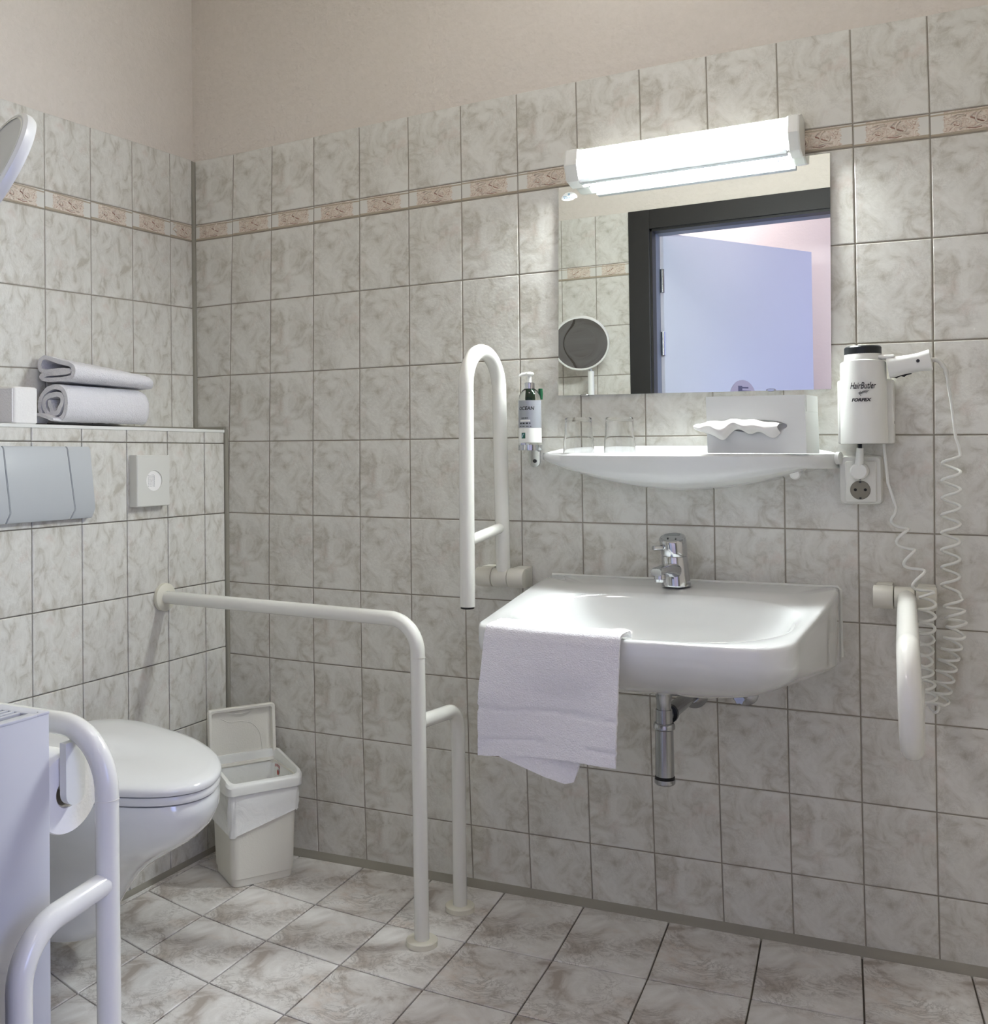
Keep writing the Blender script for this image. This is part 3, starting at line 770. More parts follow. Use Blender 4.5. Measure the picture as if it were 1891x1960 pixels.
for (x, lab) in ((1.237, 'left of two clear upside-down tumblers on the ceramic shelf, near the soap'),
                 (1.333, 'right of two clear upside-down tumblers on the ceramic shelf, nearer the box')):
    g = thing('drinking_glass', lab, 'glass', (x, -0.078, shz(x) - 0.002), 'upside down tumblers on the shelf')
    part('tumbler', glass_bm(x, -0.078, shz(x) - 0.0015), M_GLASS, g, 40)

# ------------------------------------------------------------------ tissue box
tb = thing('tissue_box', 'white card tissue box standing on its side on the shelf', 'box', (1.64, -0.08, shz(1.64)))
fl0 = Vector((1.537, -0.122, shz(1.54) + 0.0006)); ux = Vector((0.198, -0.004, -0.0034)); uy = Vector((0.014, 0.088, 0)); uz = Vector((-0.002, 0, 0.119))
def bx3(a0, a1, b0, b1, c0, c1, bev=0.0):
    bm = box((0, 0, 0), (1, 1, 1))
    for v in bm.verts:
        q = v.co.copy(); v.co = fl0 + ux * (a0 + (a1 - a0) * q.x) + uy * (b0 + (b1 - b0) * q.y) + uz * (c0 + (c1 - c0) * q.z)
    if bev: bmesh.ops.bevel(bm, geom=bm.edges[:], offset=bev, segments=2, affect='EDGES')
    return bm
# box with an oval opening in its front face
bm = bmesh.new(); n = 40; oc = (0.52, 0.47)
def F3(a, c, b=0.0): return fl0 + ux * a + uy * b + uz * c
outer = []; inner = []
for k in range(n):
    a = 2 * pi * k / n; ca, sa = cos(a), sin(a)
    t = 1 / max(abs(ca) / 0.5, abs(sa) / 0.5); outer.append((0.5 + t * ca, 0.5 + t * sa)); inner.append((oc[0] + 0.30 * ca, oc[1] + 0.11 * sa))
A = [bm.verts.new(F3(*q)) for q in outer]; Bq = [bm.verts.new(F3(*q)) for q in inner]; Cq = [bm.verts.new(F3(q[0], q[1], 0.12)) for q in inner]
D = [bm.verts.new(F3(q[0], q[1], 1.0)) for q in outer]
for k in range(n):
    q = (k + 1) % n
    bm.faces.new((A[k], A[q], Bq[q], Bq[k])); bm.faces.new((Bq[k], Bq[q], Cq[q], Cq[k])); bm.faces.new((A[q], A[k], D[k], D[q]))
bm.faces.new(D); bm.faces.new(Cq)
part('carton', bm, M_CARD, tb, 20)
for c in ((0.0, 0.5), (1.0, 0.5)): pass
bm = bx3(1.0, 1.006, 0.08, 0.95, 0.72, 0.99); part('end_flap', bm, M_CARD, tb, None)
def tis(u, v):
    a = 0.76 - 0.86 * u; c = 0.50 + 0.085 * sin(u * 3.1) + 0.02
    drop = v * (0.30 + 0.09 * sin(u * 9 + 1) + 0.05 * sin(u * 21)) * (0.35 + 0.65 * sin(pi * min(1, max(0, u * 0.93 + 0.05))))
    b = -0.05 - 0.36 * sin(pi * min(1, v * .9 + .05)) * (0.5 + 0.5 * sin(pi * u)) - 0.05 * sin(u * 17 + v * 4)
    if v < 0.06: b = 0.06
    return F3(a, c - drop + 0.012 * sin(u * 25 + 3 * v), b)
part('tissue', grid_solid(tis, 44, 12, thick=0.0006), M_PAPER, tb, 60)

# ------------------------------------------------------------------ soap dispenser in a chrome holder
sx, sy = 1.112, -0.062
sd = thing('soap_dispenser', 'clear pump bottle of soap with grey and white label, held beside the mirror', 'soap dispenser', (sx, sy, 1.075))
part('bottle', lathe((sx, sy, 1.076), (0, 0, 1), [(0, 0.024), (0.002, 0.0265), (0.112, 0.0265), (0.125, 0.0245), (0.137, 0.018), (0.142, 0.0115), (0.150, 0.0105)], 40), M_BOTTLE, sd)
part('grey_label', lathe((sx, sy, 1.125), (0, 0, 1), [(0, 0.0269), (0.064, 0.0269)], 40, cap=False), plain('silver_label', srgb(158, 162, 168), 0.35, metal=0.3, var=0.05), sd)
part('white_label', lathe((sx, sy, 1.0905), (0, 0, 1), [(0, 0.0269), (0.034, 0.0269)], 40, cap=False), M_WHITE, sd)
part('collar', lathe((sx, sy, 1.216), (0, 0, 1), [(0, 0.0125), (0.014, 0.0125), (0.016, 0.010)], 24), M_CHROME, sd)
part('pump_stem', cyl((sx, sy, 1.228), (sx, sy, 1.250), 0.005, 16), M_WHITE, sd)
bm = lathe((sx, sy, 1.247), (0, 0, 1), [(0, 0.007), (0.004, 0.011), (0.008, 0.010), (0.010, 0.004)], 20); tube([(sx - 0.004, sy - 0.004, 1.2515), (sx - 0.016, sy - 0.008, 1.251), (sx - 0.021, sy - 0.010, 1.247)], [0.005, 0.0042, 0.003], 10, bm)
part('pump_head', bm, M_WHITE, sd)
part('dip_tube', lathe((sx + 0.001, sy, 1.185), (0, 0, 1), [(0, 0.006), (0.006, 0.0085), (0.026, 0.0075), (0.032, 0.004)], 16), M_LEAF, sd)
part('holder_tag', lathe((sx + 0.019, sy + 0.022, 1.192), (0, 0, 1), [(0, 0.005), (0.014, 0.006), (0.026, 0.005)], 12), plain('dark_green_plastic', srgb(20, 78, 50), 0.3), sd)
def around(r, ang0, z0):
    def fn(x, y):
        a = ang0 + x / r
        return Vector((sx + r * sin(a), sy - r * cos(a), z0 + y))
    return fn
AC = radians(29)   # towards the camera
put_text('lettering', text_bm('OCEAN', 0.0115, 0.15, 0.0003), around(0.02705, -0.28 + .3, 1.170), M_INK, sd)
for k, (w_, z_, h_, mt_) in enumerate(((0.017, 1.1475, 0.003, M_INK), (0.027, 1.1415, 0.004, M_WHITE), (0.028, 1.1355, 0.003, M_INK), (0.032, 1.1285, 0.0016, M_INK))):
    bm = bmesh.new(); nn = 10; fn = around(0.0271, 0.02, z_); V = []
    for q in range(nn + 1):
        x = -w_ / 2 + w_ * q / nn - 0.003; V.append((bm.verts.new(fn(x, -h_ / 2)), bm.verts.new(fn(x, h_ / 2))))
    if mt_ is M_INK:
        for q in range(0, nn, 1):
            if q % 3 != 2: bm.faces.new((V[q][0], V[q + 1][0], V[q + 1][1], V[q][1]))
    else:
        for q in range(nn): bm.faces.new((V[q][0], V[q + 1][0], V[q + 1][1], V[q][1]))
    part('label_line', bm, mt_, sd, None)
def lab_quad(x0, x1, z0, z1, r, mt_, nm):
    bm = bmesh.new(); fn = around(r, 0.0, 0.0); V = []
    for q in range(7): x = x0 + (x1 - x0) * q / 6; V.append((bm.verts.new(fn(x, z0)), bm.verts.new(fn(x, z1))))
    for q in range(6): bm.faces.new((V[q][0], V[q + 1][0], V[q + 1][1], V[q][1]))
    return part(nm, bm, mt_, sd, None)
lab_quad(-0.0115, -0.001, 1.100, 1.1135, 0.02715, M_GREEN, 'green_emblem')
bm = bmesh.new(); fn = around(0.0273, 0, 0); pts = [(-0.0105, 1.102), (-0.0075, 1.104), (-0.0065, 1.108), (-0.0028, 1.111), (-0.0055, 1.1115), (-0.0085, 1.1095), (-0.0098, 1.106)]
bm.faces.new([bm.verts.new(fn(*q)) for q in pts]); part('emblem_wave', bm, M_PALEB, sd, None)
hd = thing('bottle_holder', 'chrome ring bracket on the wall holding the pump bottle', 'bottle holder', (sx, 0, 1.04))
ring = [(0, 0.0285), (0.012, 0.0285), (0.012, 0.0272), (0.0, 0.0272), (0, 0.0285)]
part('ring', lathe((sx, sy, 1.073), (0, 0, 1), ring, 40, cap=False), M_CHROME, hd)
part('ring_floor', lathe((sx, sy, 1.0725), (0, 0, 1), [(0, 0.0275), (0.002, 0.0275)], 32), M_CHROME, hd)
part('arm', tube([(sx, sy + 0.026, 1.079), (sx, sy + 0.045, 1.077), (sx - 0.0, -0.006, 1.073)], 0.004, 10), M_CHROME, hd)
bmp = loft([[(sx - 0.012 + x, y, z) for x, z in [(q[0], q[1]) for q in rrect(0.0, 1.062, 0.0135, 0.03, 0.0130, 6)]] for y in (-0.0005, -0.006)])
part('wall_plate', bmp, M_CHROME, hd, 40)
part('screw', lathe((sx - 0.011, -0.006, 1.047), (0, -1, 0), [(0, 0.0045), (0.002, 0.0045), (0.002, 0.002)], 16), M_BLACK, hd)

# ------------------------------------------------------------------ hair dryer, holder, sockets, coiled cord
hcx, hcy = 1.838, -0.068
ho = thing('dryer_holder', 'white tubular wall holder with black lettering carrying the hair dryer', 'dryer holder', (1.838, 0, 1.075))
part('back_box', box((1.787, -0.052, 1.0755), (1.892, -0.0005, 1.206), 0.004, 3), M_WHITE, ho)
def hold_ring(z, r, dz=0): 
    return [(hcx + r * sin(2 * pi * k / 40), hcy - r * cos(2 * pi * k / 40), z + (dz * (cos(2 * pi * k / 40)))) for k in range(40)]
part('holder_tube', loft([hold_ring(1.0760, 0.044), hold_ring(1.078, 0.0445), hold_ring(1.21, 0.0435), hold_ring(1.2375, 0.043, 0.004), hold_ring(1.239, 0.041, 0.004), hold_ring(1.20, 0.039)], True, True), M_WHITE, ho, 40)
part('side_screw', lathe((1.8905, -0.03, 1.118), (1, 0, 0), [(0, 0.0028), (0.002, 0.0028)], 12), M_BLACK, ho)
def on_tube(r, z0, a0):
    def fn(x, y):
        a = a0 + x / r
        return Vector((hcx + r * sin(a), hcy - r * cos(a), z0 + y))
    return fn
put_text('script_lettering', text_bm('HairButler', 0.0185, 0.35, 0.0002, width=0.050), on_tube(0.0449, 1.190, 0.04), M_INK, ho)
for k in range(3):
    pts = [on_tube(0.0450, 1.1785 - 0.0022 * k, 0.04)(x * 0.001, 0.0022 * sin(x * 0.22 + k * .4) - 0.0000) for x in range(-8 + k * 2, 13 - 2 * k, 2)]
    part('flourish', tube(pts, 0.00045, 5), M_INK, ho)
part('flourish', tube([on_tube(0.0450, 1.1775, 0.04)(-0.004, 0.002), on_tube(0.0450, 1.1775, 0.04)(-0.0065, -0.003), on_tube(0.0450, 1.1775, 0.04)(-0.003, -0.007)], 0.00045, 5), M_INK, ho)
put_text('maker_lettering', text_bm('FORFEX', 0.0085, 0.25, 0.0004, width=0.038), on_tube(0.0449, 1.162, -0.04), M_INK, ho)

dr = thing('hair_dryer', 'white hair dryer with black ribbed cap hanging in the wall holder', 'hair dryer', (hcx, hcy, 1.243))
part('barrel', lathe((hcx, hcy, 1.21), (0, 0, 1), [(0, 0.036), (0.035, 0.036), (0.045, 0.0345), (0.047, 0.0335)], 40), M_WHITE, dr)
bm = bmesh.new(); rg = []
for (z, r) in ((1.255, 0.0338), (1.256, 0.0346), (1.269, 0.0346), (1.2715, 0.0325), (1.2720, 0.020)):
    rg.append([(hcx + (r + (0.0004 if (k % 2 and r > 0.034) else 0)) * cos(2 * pi * k / 96), hcy + (r + (0.0004 if (k % 2 and r > 0.034) else 0)) * sin(2 * pi * k / 96), z) for k in range(96)])
part('cap', loft(rg, bm=bm), M_BLACK, dr, 30)
# handle
hs = Vector((1.8845, -0.076, 1.2255)); he = Vector((1.9625, -0.076, 1.2375)); hdn = (he - hs).normalized(); hu = Vector((-hdn.z, 0, hdn.x))
rings = []
for (t, a, b) in ((0, 0.020, 0.013), (0.02, 0.0215, 0.014), (0.35, 0.0185, 0.0135), (0.7, 0.0178, 0.013), (0.92, 0.0200, 0.0135), (0.985, 0.0205, 0.0130), (1.0, 0.018, 0.011)):
    c = hs + (he - hs) * t
    rings.append([c + hu * (y) + Vector((0, 1, 0)) * x for x, y in rrect(0, 0, b, a, min(a, b) * 0.75, 5)])
part('handle', loft(rings), M_WHITE, dr, 40)
part('neck', box((1.866, -0.088, 1.2425), (1.898, -0.064, 1.2515), 0.004, 3), M_WHITE, dr)
part('switch_strip', tube([hs + hdn * 0.004 - hu * 0.0198, hs + hdn * 0.040 - hu * 0.0188], 0.0018, 8), M_BLACK, dr)
for t in (0.012, 0.026): part('switch', tube([hs + hdn * (t - 0.004) - hu * 0.020, hs + hdn * t - hu * 0.0222, hs + hdn * (t + 0.004) - hu * 0.020], 0.0014, 8), M_BLACK, dr)
part('button', lathe(hs + (he - hs) * 0.70 + Vector((0, -0.0128, 0.002)), (0, -1, 0), [(0, 0.0034), (0.0012, 0.003)], 16), M_BLACK, dr)
part('strain_relief', tube(fillet([he - hdn * 0.002, he + Vector((0.012, 0, 0.0)), he + Vector((0.024, 0.002, -0.018)), he + Vector((0.026, 0.004, -0.03))], 0.012, 5), 0.0045, 12), M_CREAM, dr)
part('cord_outlet', cyl((1.829, -0.06, 1.0752), (1.829, -0.06, 1.064), 0.004, 12), M_BLACK, dr)
# coiled cord: straight - coil - round the rail hub - coil down - loop - coil up - straight into the holder
cord = []
def lin(a, b, n):
    a = Vector(a); b = Vector(b)
    for k in range(n): cord.append(a.lerp(b, k / n))
def coil(pts, turns, r, n_per=14, ph=0.0, r1=None):
    pts = [Vector(p) for p in pts]; L = [0]
    for a, b in zip(pts, pts[1:]): L.append(L[-1] + (b - a).length)
    N_ = int(turns * n_per)
    for k in range(N_ + 1):
        s = L[-1] * k / N_; i = max(j for j in range(len(pts) - 1) if L[j] <= s + 1e-9)
        t = (s - L[i]) / (L[i + 1] - L[i]); c = pts[i].lerp(pts[i + 1], t); d = (pts[i + 1] - pts[i]).normalized()
        x = Vector((1, 0, 0)); x = (x - d * x.dot(d)).normalized(); y = d.cross(x)
        a = ph + 2 * pi * turns * k / N_; rr = r + ((r1 if r1 else r) - r) * k / N_
        cord.append(c + x * (rr * cos(a)) + y * (rr * 0.8 * sin(a)))
c0 = he + Vector((0.026, 0.004, -0.03))
lin(c0, (1.996, -0.050, 1.150), 4); lin((1.996, -0.050, 1.150), (2.002, -0.045, 1.085), 4); lin((2.002, -0.045, 1.085), (2.010, -0.042, 1.060), 3)
coil([(1.994, -0.040, 1.050), (1.990, -0.036, 0.90), (1.988, -0.036, 0.775)], 8, 0.0165, ph=0.3)
coil([(1.992, -0.045, 0.765), (1.998, -0.05, 0.715), (1.985, -0.045, 0.66), (1.965, -0.04, 0.565)], 9, 0.0175, ph=0.3, r1=0.0165)
coil([(1.962, -0.045, 0.560), (1.955, -0.055, 0.548), (1.948, -0.06, 0.562)], 1.5, 0.012, ph=0.3)
coil([(1.946, -0.062, 0.562), (1.938, -0.066, 0.64), (1.946, -0.094, 0.72), (1.949, -0.104, 0.775)], 9.0, 0.016, ph=pi, r1=0.0145)
coil([(1.946, -0.104, 0.780), (1.914, -0.085, 0.86), (1.895, -0.055, 0.93)], 3.7, 0.0165, ph=0.0, r1=0.013)
lin((1.893, -0.035, 0.945), (1.878, -0.03, 0.995), 4); lin((1.878, -0.03, 0.995), (1.872, -0.035, 1.07), 5); cord.append(Vector((1.872, -0.035, 1.0745)))
cd_ = part('cord', tube(cord, 0.0029, 8), M_WHITE, dr, 60); cd_['label'] = 'cream coiled cord looped over the right grab rail'
# plug with its short lead
part('plug_lead', tube([(1.829, -0.06, 1.067), (1.828, -0.058, 1.050), (1.826, -0.052, 1.030)], [0.0065, 0.0075, 0.009], 12), M_WHITE, dr)
part('plug', lathe((1.826, -0.0406, 1.020), (0, -1, 0), [(0, 0.0172), (0.016, 0.0172), (0.020, 0.0145)], 32), M_WHITE, dr)

so = thing('double_socket', 'cream double power socket under the hair dryer, plug in its upper outlet', 'socket', (1.826, 0, 0.955))
part('surround', loft([[(x, y, z) for x, z in rrect(1.8265, 1.001, 0.041 - i_, 0.0505 - i_, 0.010)] for y, i_ in ((-0.0005, 0), (-0.030, 0.0008), (-0.033, 0.003))]), M_CREAM, so, 40)
part('face_plate', loft([[(x, y, z) for x, z in rrect(1.8275, 0.998, 0.030 - i_, 0.0425 - i_, 0.005)] for y, i_ in ((-0.033, 0), (-0.0375, 0.0005), (-0.039, 0.002))]), M_CREAM, so, 40)
for z in (1.0195, 0.981):
    wl = part('outlet', lathe((1.8265, -0.0388, z), (0, -1, 0), [(0, 0.0195), (0.0012, 0.0195), (0.0012, 0.0186), (0.0006, 0.0184), (0.0006, 0.0)], 36), plain('socket_well_%d' % (z * 1000), srgb(128, 124, 112), 0.5) if z < 1 else M_CREAM, so)
    if z < 1:
        for dx in (-0.0095, 0.0095): part('pin_hole', lathe((1.8265 + dx, -0.0393, z + 0.0005), (0, -1, 0), [(0, 0.003), (0.0006, 0.003)], 12), M_RUBBER, so)
    for dz in (-0.0165, 0.0165): part('earth_clip', box((1.8245, -0.0405, z + dz - 0.0018), (1.8285, -0.0389, z + dz + 0.0018)), M_SLOT, so, None)

# ------------------------------------------------------------------ wash basin
ba = thing('wash_basin', 'white ceramic wall-hung wash basin below the shelf', 'wash basin', (1.46, 0, 0.60))
NT = 96
def basin_outline(k):
    # closed outline, counter-clockwise seen from above; starts at the back right
    pts = OUTL; return pts[k]
raw = fillet([(1.46, -0.0008, 0), (1.781, -0.0008, 0), (1.781, -0.10, 0), (1.757, -0.555, 0), (1.46, -0.572, 0), (1.182, -0.540, 0), (1.136, -0.10, 0), (1.136, -0.0008, 0), (1.46, -0.0008, 0)],
             [0.004, 0.0, 0.075, 0.0, 0.05, 0.0, 0.004], 10)
def resample(P, n):
    P = [Vector(p) for p in P]; L = [0]
    for a, b in zip(P, P[1:]): L.append(L[-1] + (b - a).length)
    out = []
    for k in range(n):
        s = L[-1] * k / n; i = 0
        while i < len(P) - 2 and L[i + 1] < s: i += 1
        out.append(P[i].lerp(P[i + 1], (s - L[i]) / max(1e-9, L[i + 1] - L[i])))
    return out
OUTL = resample(raw, NT)
def rimz(y): return 0.774 + y * 0.070
BC = Vector((1.475, -0.345, 0)); BA, BB = 0.266, 0.195
def bowl_pt(p, q):
    d = Vector((p.x - BC.x, p.y - BC.y, 0)); ex = 2.7
    s = (abs(d.x / BA) ** ex + abs(d.y / BB) ** ex) ** (-1 / ex)
    return BC + d * s * q
rings = []
cen = Vector((1.465, -0.24, 0))
def zedge(p):
    v = min(1, -p.y / 0.56); return 0.622 + 0.088 * v ** 1.3
for rr in (0.05, 0.2, 0.35, 0.5, 0.65, 0.76, 0.85, 0.91, 0.955, 0.98, 0.994, 1.0):
    rg = []
    for p in OUTL:
        q = cen.lerp(p, rr); ze = zedge(p); z = 0.588 + (ze - 0.588) * (1 - max(0.0, 1 - rr ** 1.8) ** (1 / 1.8))
        q.y = min(-0.0008, q.y); rg.append((q.x, q.y, z))
    rings.append(rg)
for (sc_, dz) in ((1.0, -0.022), (0.9995, -0.008), (0.997, -0.003), (0.991, 0.0), (0.98, 0.0015)):
    rings.append([((q := cen.lerp(p, sc_)).x, min(-0.0008, p.y if p.y > -0.002 else q.y), rimz(p.y) + dz) for p in OUTL])
for t in (0.5,):
    rings.append([(( cen.lerp(p, 0.975)).lerp(bowl_pt(p, 1.03), t).x, (cen.lerp(p, 0.975)).lerp(bowl_pt(p, 1.03), t).y, rimz(p.y) * .5 + rimz(bowl_pt(p, 1).y) * .5 + 0.0005) for p in OUTL])
for (q_, dz) in ((1.03, -0.0005), (1.0, -0.003), (0.965, -0.011), (0.93, -0.026), (0.87, -0.050), (0.78, -0.075), (0.65, -0.095), (0.5, -0.108), (0.3, -0.116), (0.12, -0.119), (0.05, -0.120)):
    rings.append([(b.x, b.y, rimz(b.y) + dz) for b in (bowl_pt(p, q_) for p in OUTL)])
part('basin_body', loft(rings), M_CERAM, ba, 60)
# silicone line between basin and wall, thin raised edge at the right as in the photo
part('basin_sealant', tube([(1.14, -0.002, 0.776), (1.776, -0.002, 0.776), (1.7815, -0.002, 0.770), (1.7815, -0.002, 0.63)], 0.0035, 8), M_WHITE, ba)
part('overflow', lathe((1.47, -0.155, 0.735), (0, -1, 0.5), [(0, 0.009), (0.002, 0.009)], 20), M_CHROMED, ba)
part('drain', lathe((1.475, -0.325, 0.6325), (0, 0, 1), [(0, 0.022), (0.003, 0.021), (0.003, 0.0)], 24), M_CHROME, ba)

# faucet
fa = thing('basin_faucet', 'squat chrome single-lever mixer tap on the wash basin', 'faucet', (1.456, -0.075, 0.762))
fx, fy = 1.454, -0.072
def frg(z, r, dx=0, dy=0, n=32, sq=1.0):
    r = r * 1.10; return [(fx + dx + r * cos(2 * pi * k / n), fy + dy + r * sq * sin(2 * pi * k / n), z) for k in range(n)]
rg = [frg(0.7722, 0.0285), frg(0.776, 0.0285), frg(0.80, 0.0265, -0.001), frg(0.835, 0.0255, -0.003), frg(0.8365, 0.0248, -0.003)]
part('faucet_body', loft(rg), M_CHROME, fa, 40)
rg = [frg(0.837, 0.0248, -0.003), frg(0.842, 0.0256, -0.0035), frg(0.862, 0.0262, -0.005), frg(0.8745, 0.0262, -0.007), frg(0.8775, 0.0245, -0.007), frg(0.8775, 0.022, -0.007), frg(0.8760, 0.0205, -0.007)]
for i_ in (3, 4, 5, 6): rg[i_] = [(x, y, z - 0.30 * (fy - y)) for x, y, z in rg[i_]]
part('lever_cap', loft(rg), M_CHROME, fa, 40)
for dx in (-0.013, 0.004): part('cap_mark', lathe((fx - 0.007 + dx + 0.004, fy - 0.004, 0.8760), (0, 0, 1), [(0, 0.0018), (0.0006, 0.0018)], 10), M_BLACK, fa)
sp = Vector((-0.12, -0.99, 0)).normalized(); sl = Vector((-0.75, -0.66, 0)).normalized()
def boxdir(c, d, l0, l1, hw, z0, z1, bev=0.003):
    n_ = Vector((-d.y, d.x, 0)); b_ = box((l0, -hw, z0), (l1, hw, z1), bev, 3)
    for v in b_.verts: q = v.co.copy(); v.co = Vector(c) + d * q.x + n_ * q.y + Vector((0, 0, q.z))
    return b_
part('lever', boxdir((fx - 0.004, fy, 0), sl, 0.020, 0.050, 0.0065, 0.851, 0.860, 0.002), M_CHROME, fa)
sprg = []
for (t, z, h, wd) in ((0.0, 0.800, 0.020, 0.0245), (0.018, 0.806, 0.017, 0.022), (0.045, 0.812, 0.011, 0.016), (0.075, 0.813, 0.0085, 0.0135), (0.100, 0.812, 0.0085, 0.013), (0.108, 0.811, 0.0075, 0.011)):
    c = Vector((fx - 0.002, fy, z)) + sp * t; n_ = Vector((-sp.y, sp.x, 0))
    sprg.append([c + n_ * x + Vector((0, 0, y)) for x, y in rrect(0, 0, wd, h, min(wd, h) * .8, 5)])
part('spout', loft(sprg), M_CHROME, fa, 40)
ap = Vector((fx, fy, 0)) + sp * 0.092
part('aerator', lathe((ap.x, ap.y, 0.806), (0, 0, -1), [(0, 0.0115), (0.004, 0.0125), (0.010, 0.0125), (0.0105, 0.0115), (0.016, 0.0112)], 24), M_CHROME, fa)

# siphon
si = thing('siphon_trap', 'chrome bottle trap hanging under the wash basin', 'drain pipe', (1.482, -0.25, 0.43))
tx, ty = 1.474, -0.265
part('tailpiece', lathe((tx, ty, 0.5872), (0, 0, -1), [(0, 0.017), (0.014, 0.0165), (0.022, 0.0145), (0.045, 0.0145)], 28), M_CHROMED, si)
part('neck', cyl((tx, ty, 0.548), (tx, ty, 0.515), 0.0165, 28), M_CHROMED, si)
part('nut', lathe((tx, ty, 0.521), (0, 0, -1), [(0, 0.019), (0.004, 0.0215), (0.011, 0.0215), (0.014, 0.018)], 28), M_CHROMED, si)
part('cup', lathe((tx, ty, 0.508), (0, 0, -1), [(0, 0.018), (0.094, 0.0188)], 32), M_CHROMED, si)
part('cup_seal', lathe((tx, ty, 0.4155), (0, 0, -1), [(0, 0.0192), (0.003, 0.0196), (0.006, 0.0192)], 28), M_RUBBER, si)
part('cup_cap', lathe((tx, ty, 0.4095), (0, 0, -1), [(0, 0.0205), (0.008, 0.0205), (0.011, 0.018)], 32), M_CHROMED, si)
part('outlet_pipe', tube(fillet([(tx, ty, 0.535), (tx, ty + 0.05, 0.530), (tx - 0.004, -0.001, 0.525)], 0.02, 5), 0.0155, 20), M_CHROMED, si)
part('outlet_nut', lathe((tx + 0.001, ty + 0.028, 0.532), (0, 1, -0.02), [(0, 0.019), (0.010, 0.0195), (0.013, 0.016)], 24), M_BLACK, si)
part('wall_rose', lathe((tx - 0.004, -0.001, 0.525), (0, -1, 0), [(0, 0.034), (0.004, 0.032), (0.012, 0.022), (0.016, 0.018)], 32), M_CHROMED, si)
va = thing('angle_valve', 'small chrome angle valve on the wall under the wash basin', 'valve', (1.585, 0, 0.535))
part('rose', lathe((1.585, -0.0005, 0.536), (0, -1, 0), [(0, 0.027), (0.004, 0.026), (0.010, 0.016)], 28), M_CHROMED, va)
part('valve_body', cyl((1.585, -0.008, 0.538), (1.583, -0.05, 0.538), 0.010, 20), M_CHROMED, va)
part('riser', cyl((1.583, -0.04, 0.546), (1.578, -0.045, 0.596), 0.005, 12), M_CHROMED, va)
bm = bmesh.new(); rg = []
for (t, r) in ((0, 0.009), (0.002, 0.0125), (0.012, 0.0125), (0.015, 0.010), (0.015, 0.004)):
    rg.append([(1.583 + (r * (1 + 0.12 * cos(6 * 2 * pi * k / 36))) * cos(2 * pi * k / 36), -0.05 - t, 0.536 + (r * (1 + 0.12 * cos(6 * 2 * pi * k / 36))) * sin(2 * pi * k / 36)) for k in range(36)])
part('valve_knob', loft(rg, bm=bm), M_CHROME, va, 40)

# towel over the basin rim
def towel_layer(xl, xr, front_len, yoff, seed, hem=True, taper=0.0, skew=0.0, nu=60, nv=60, inner=0.02):
    rnd = random.Random(seed)
    # path profile: inside bowl -> over rim -> down the front
    def path(s, x):
        yf = -0.5735 - 0.010 + (0.018 * ((x - 1.40) / 0.2) ** 2 if x < 1.40 else 0)     # front face of the basin
        zr = rimz(yf) + 0.0135
        if s < inner: t = s / inner; return (yf + 0.048 + 0.022 * (1 - t), zr + 0.0018 - (0.012 * (1 - t) ** 2 if x > 1.33 else 0))
        s2 = s - inner
        if s2 < 0.045: t = s2 / 0.045; return (yf + 0.048 - 0.040 * t, zr + 0.0015 * sin(pi * t))
        s3 = s2 - 0.045
        if s3 < 0.02: a = s3 / 0.02 * pi / 2; return (yf + 0.008 - 0.012 * sin(a), zr - 0.012 * (1 - cos(a)))
        return (yf - 0.004, zr - 0.012 - (s3 - 0.02))
    tot = inner + 0.045 + 0.02 + front_len
    def fn(u, v):
        s = tot * v; x = xl + (xr - xl) * u
        h = max(0.0, (s - (tot - front_len)) / front_len)
        x += -0.014 * h * (1 - u) - 0.004 * h * u + taper * h * (u - .5)
        y, z = path(s, x)
        z += 0.018 * h * u + 0.006 * h * sin(3.1 * u)
        y += yoff * (1 if h > 0 else 0.6)
        y -= min(1, h * 2) * (0.008 + 0.005 * sin(u * 6.5 + 1.2) + 0.006 * sin(u * 4.1 + h * 4)) + 0.006 * math.exp(-((u - .62) / .16) ** 2 - ((h - .28) / .14) ** 2) - 0.005 * math.exp(-((u - .6) / .2) ** 2 - ((h - .48) / .1) ** 2)
        # woven band and hem relief
        for (c, wd) in ((0.60, 0.016), (0.855, 0.007)):
            if hem and abs(h - c - 0.03 * u) < wd: y += 0.0038
        return Vector((x, y, z))
    bm = grid_solid(fn, nu, nv)
    bmesh.ops.recalc_face_normals(bm, faces=bm.faces)
    bmesh.ops.solidify(bm, geom=bm.faces[:] + bm.edges[:] + bm.verts[:], thickness=0.0055)
    for v in bm.verts:
        v.co += Vector((rnd.uniform(-1, 1), rnd.uniform(-1, 1), rnd.uniform(-1, 1))) * 0.0005
    return bm
tw = thing('hand_towel', 'white terry towel hanging over the front rim of the wash basin', 'towel', (1.33, -0.58, 0.74))
part('front_layer', towel_layer(1.226, 1.486, 0.228, -0.008, 1), M_TOWEL, tw, 70)
fb = part('back_layer', towel_layer(1.236, 1.480, 0.221, 0.0, 5, hem=False), M_TOWEL, tw, 70)
# corner of the inner layer hanging lower
bm = bmesh.new(); P = [(1.222, 0.522), (1.245, 0.530), (1.40, 0.530), (1.410, 0.516), (1.398, 0.484), (1.382, 0.479), (1.345, 0.486)]
a = [bm.verts.new((x, -0.5905, z)) for x, z in P]; b = [bm.verts.new((x, -0.5865, z)) for x, z in P]
bm.faces.new(a); bm.faces.new(b)
for k in range(len(P)): bm.faces.new((a[k], a[(k + 1) % len(P)], b[(k + 1) % len(P)], b[k]))
part('hanging_corner', bm, M_TOWEL, tw, 40)

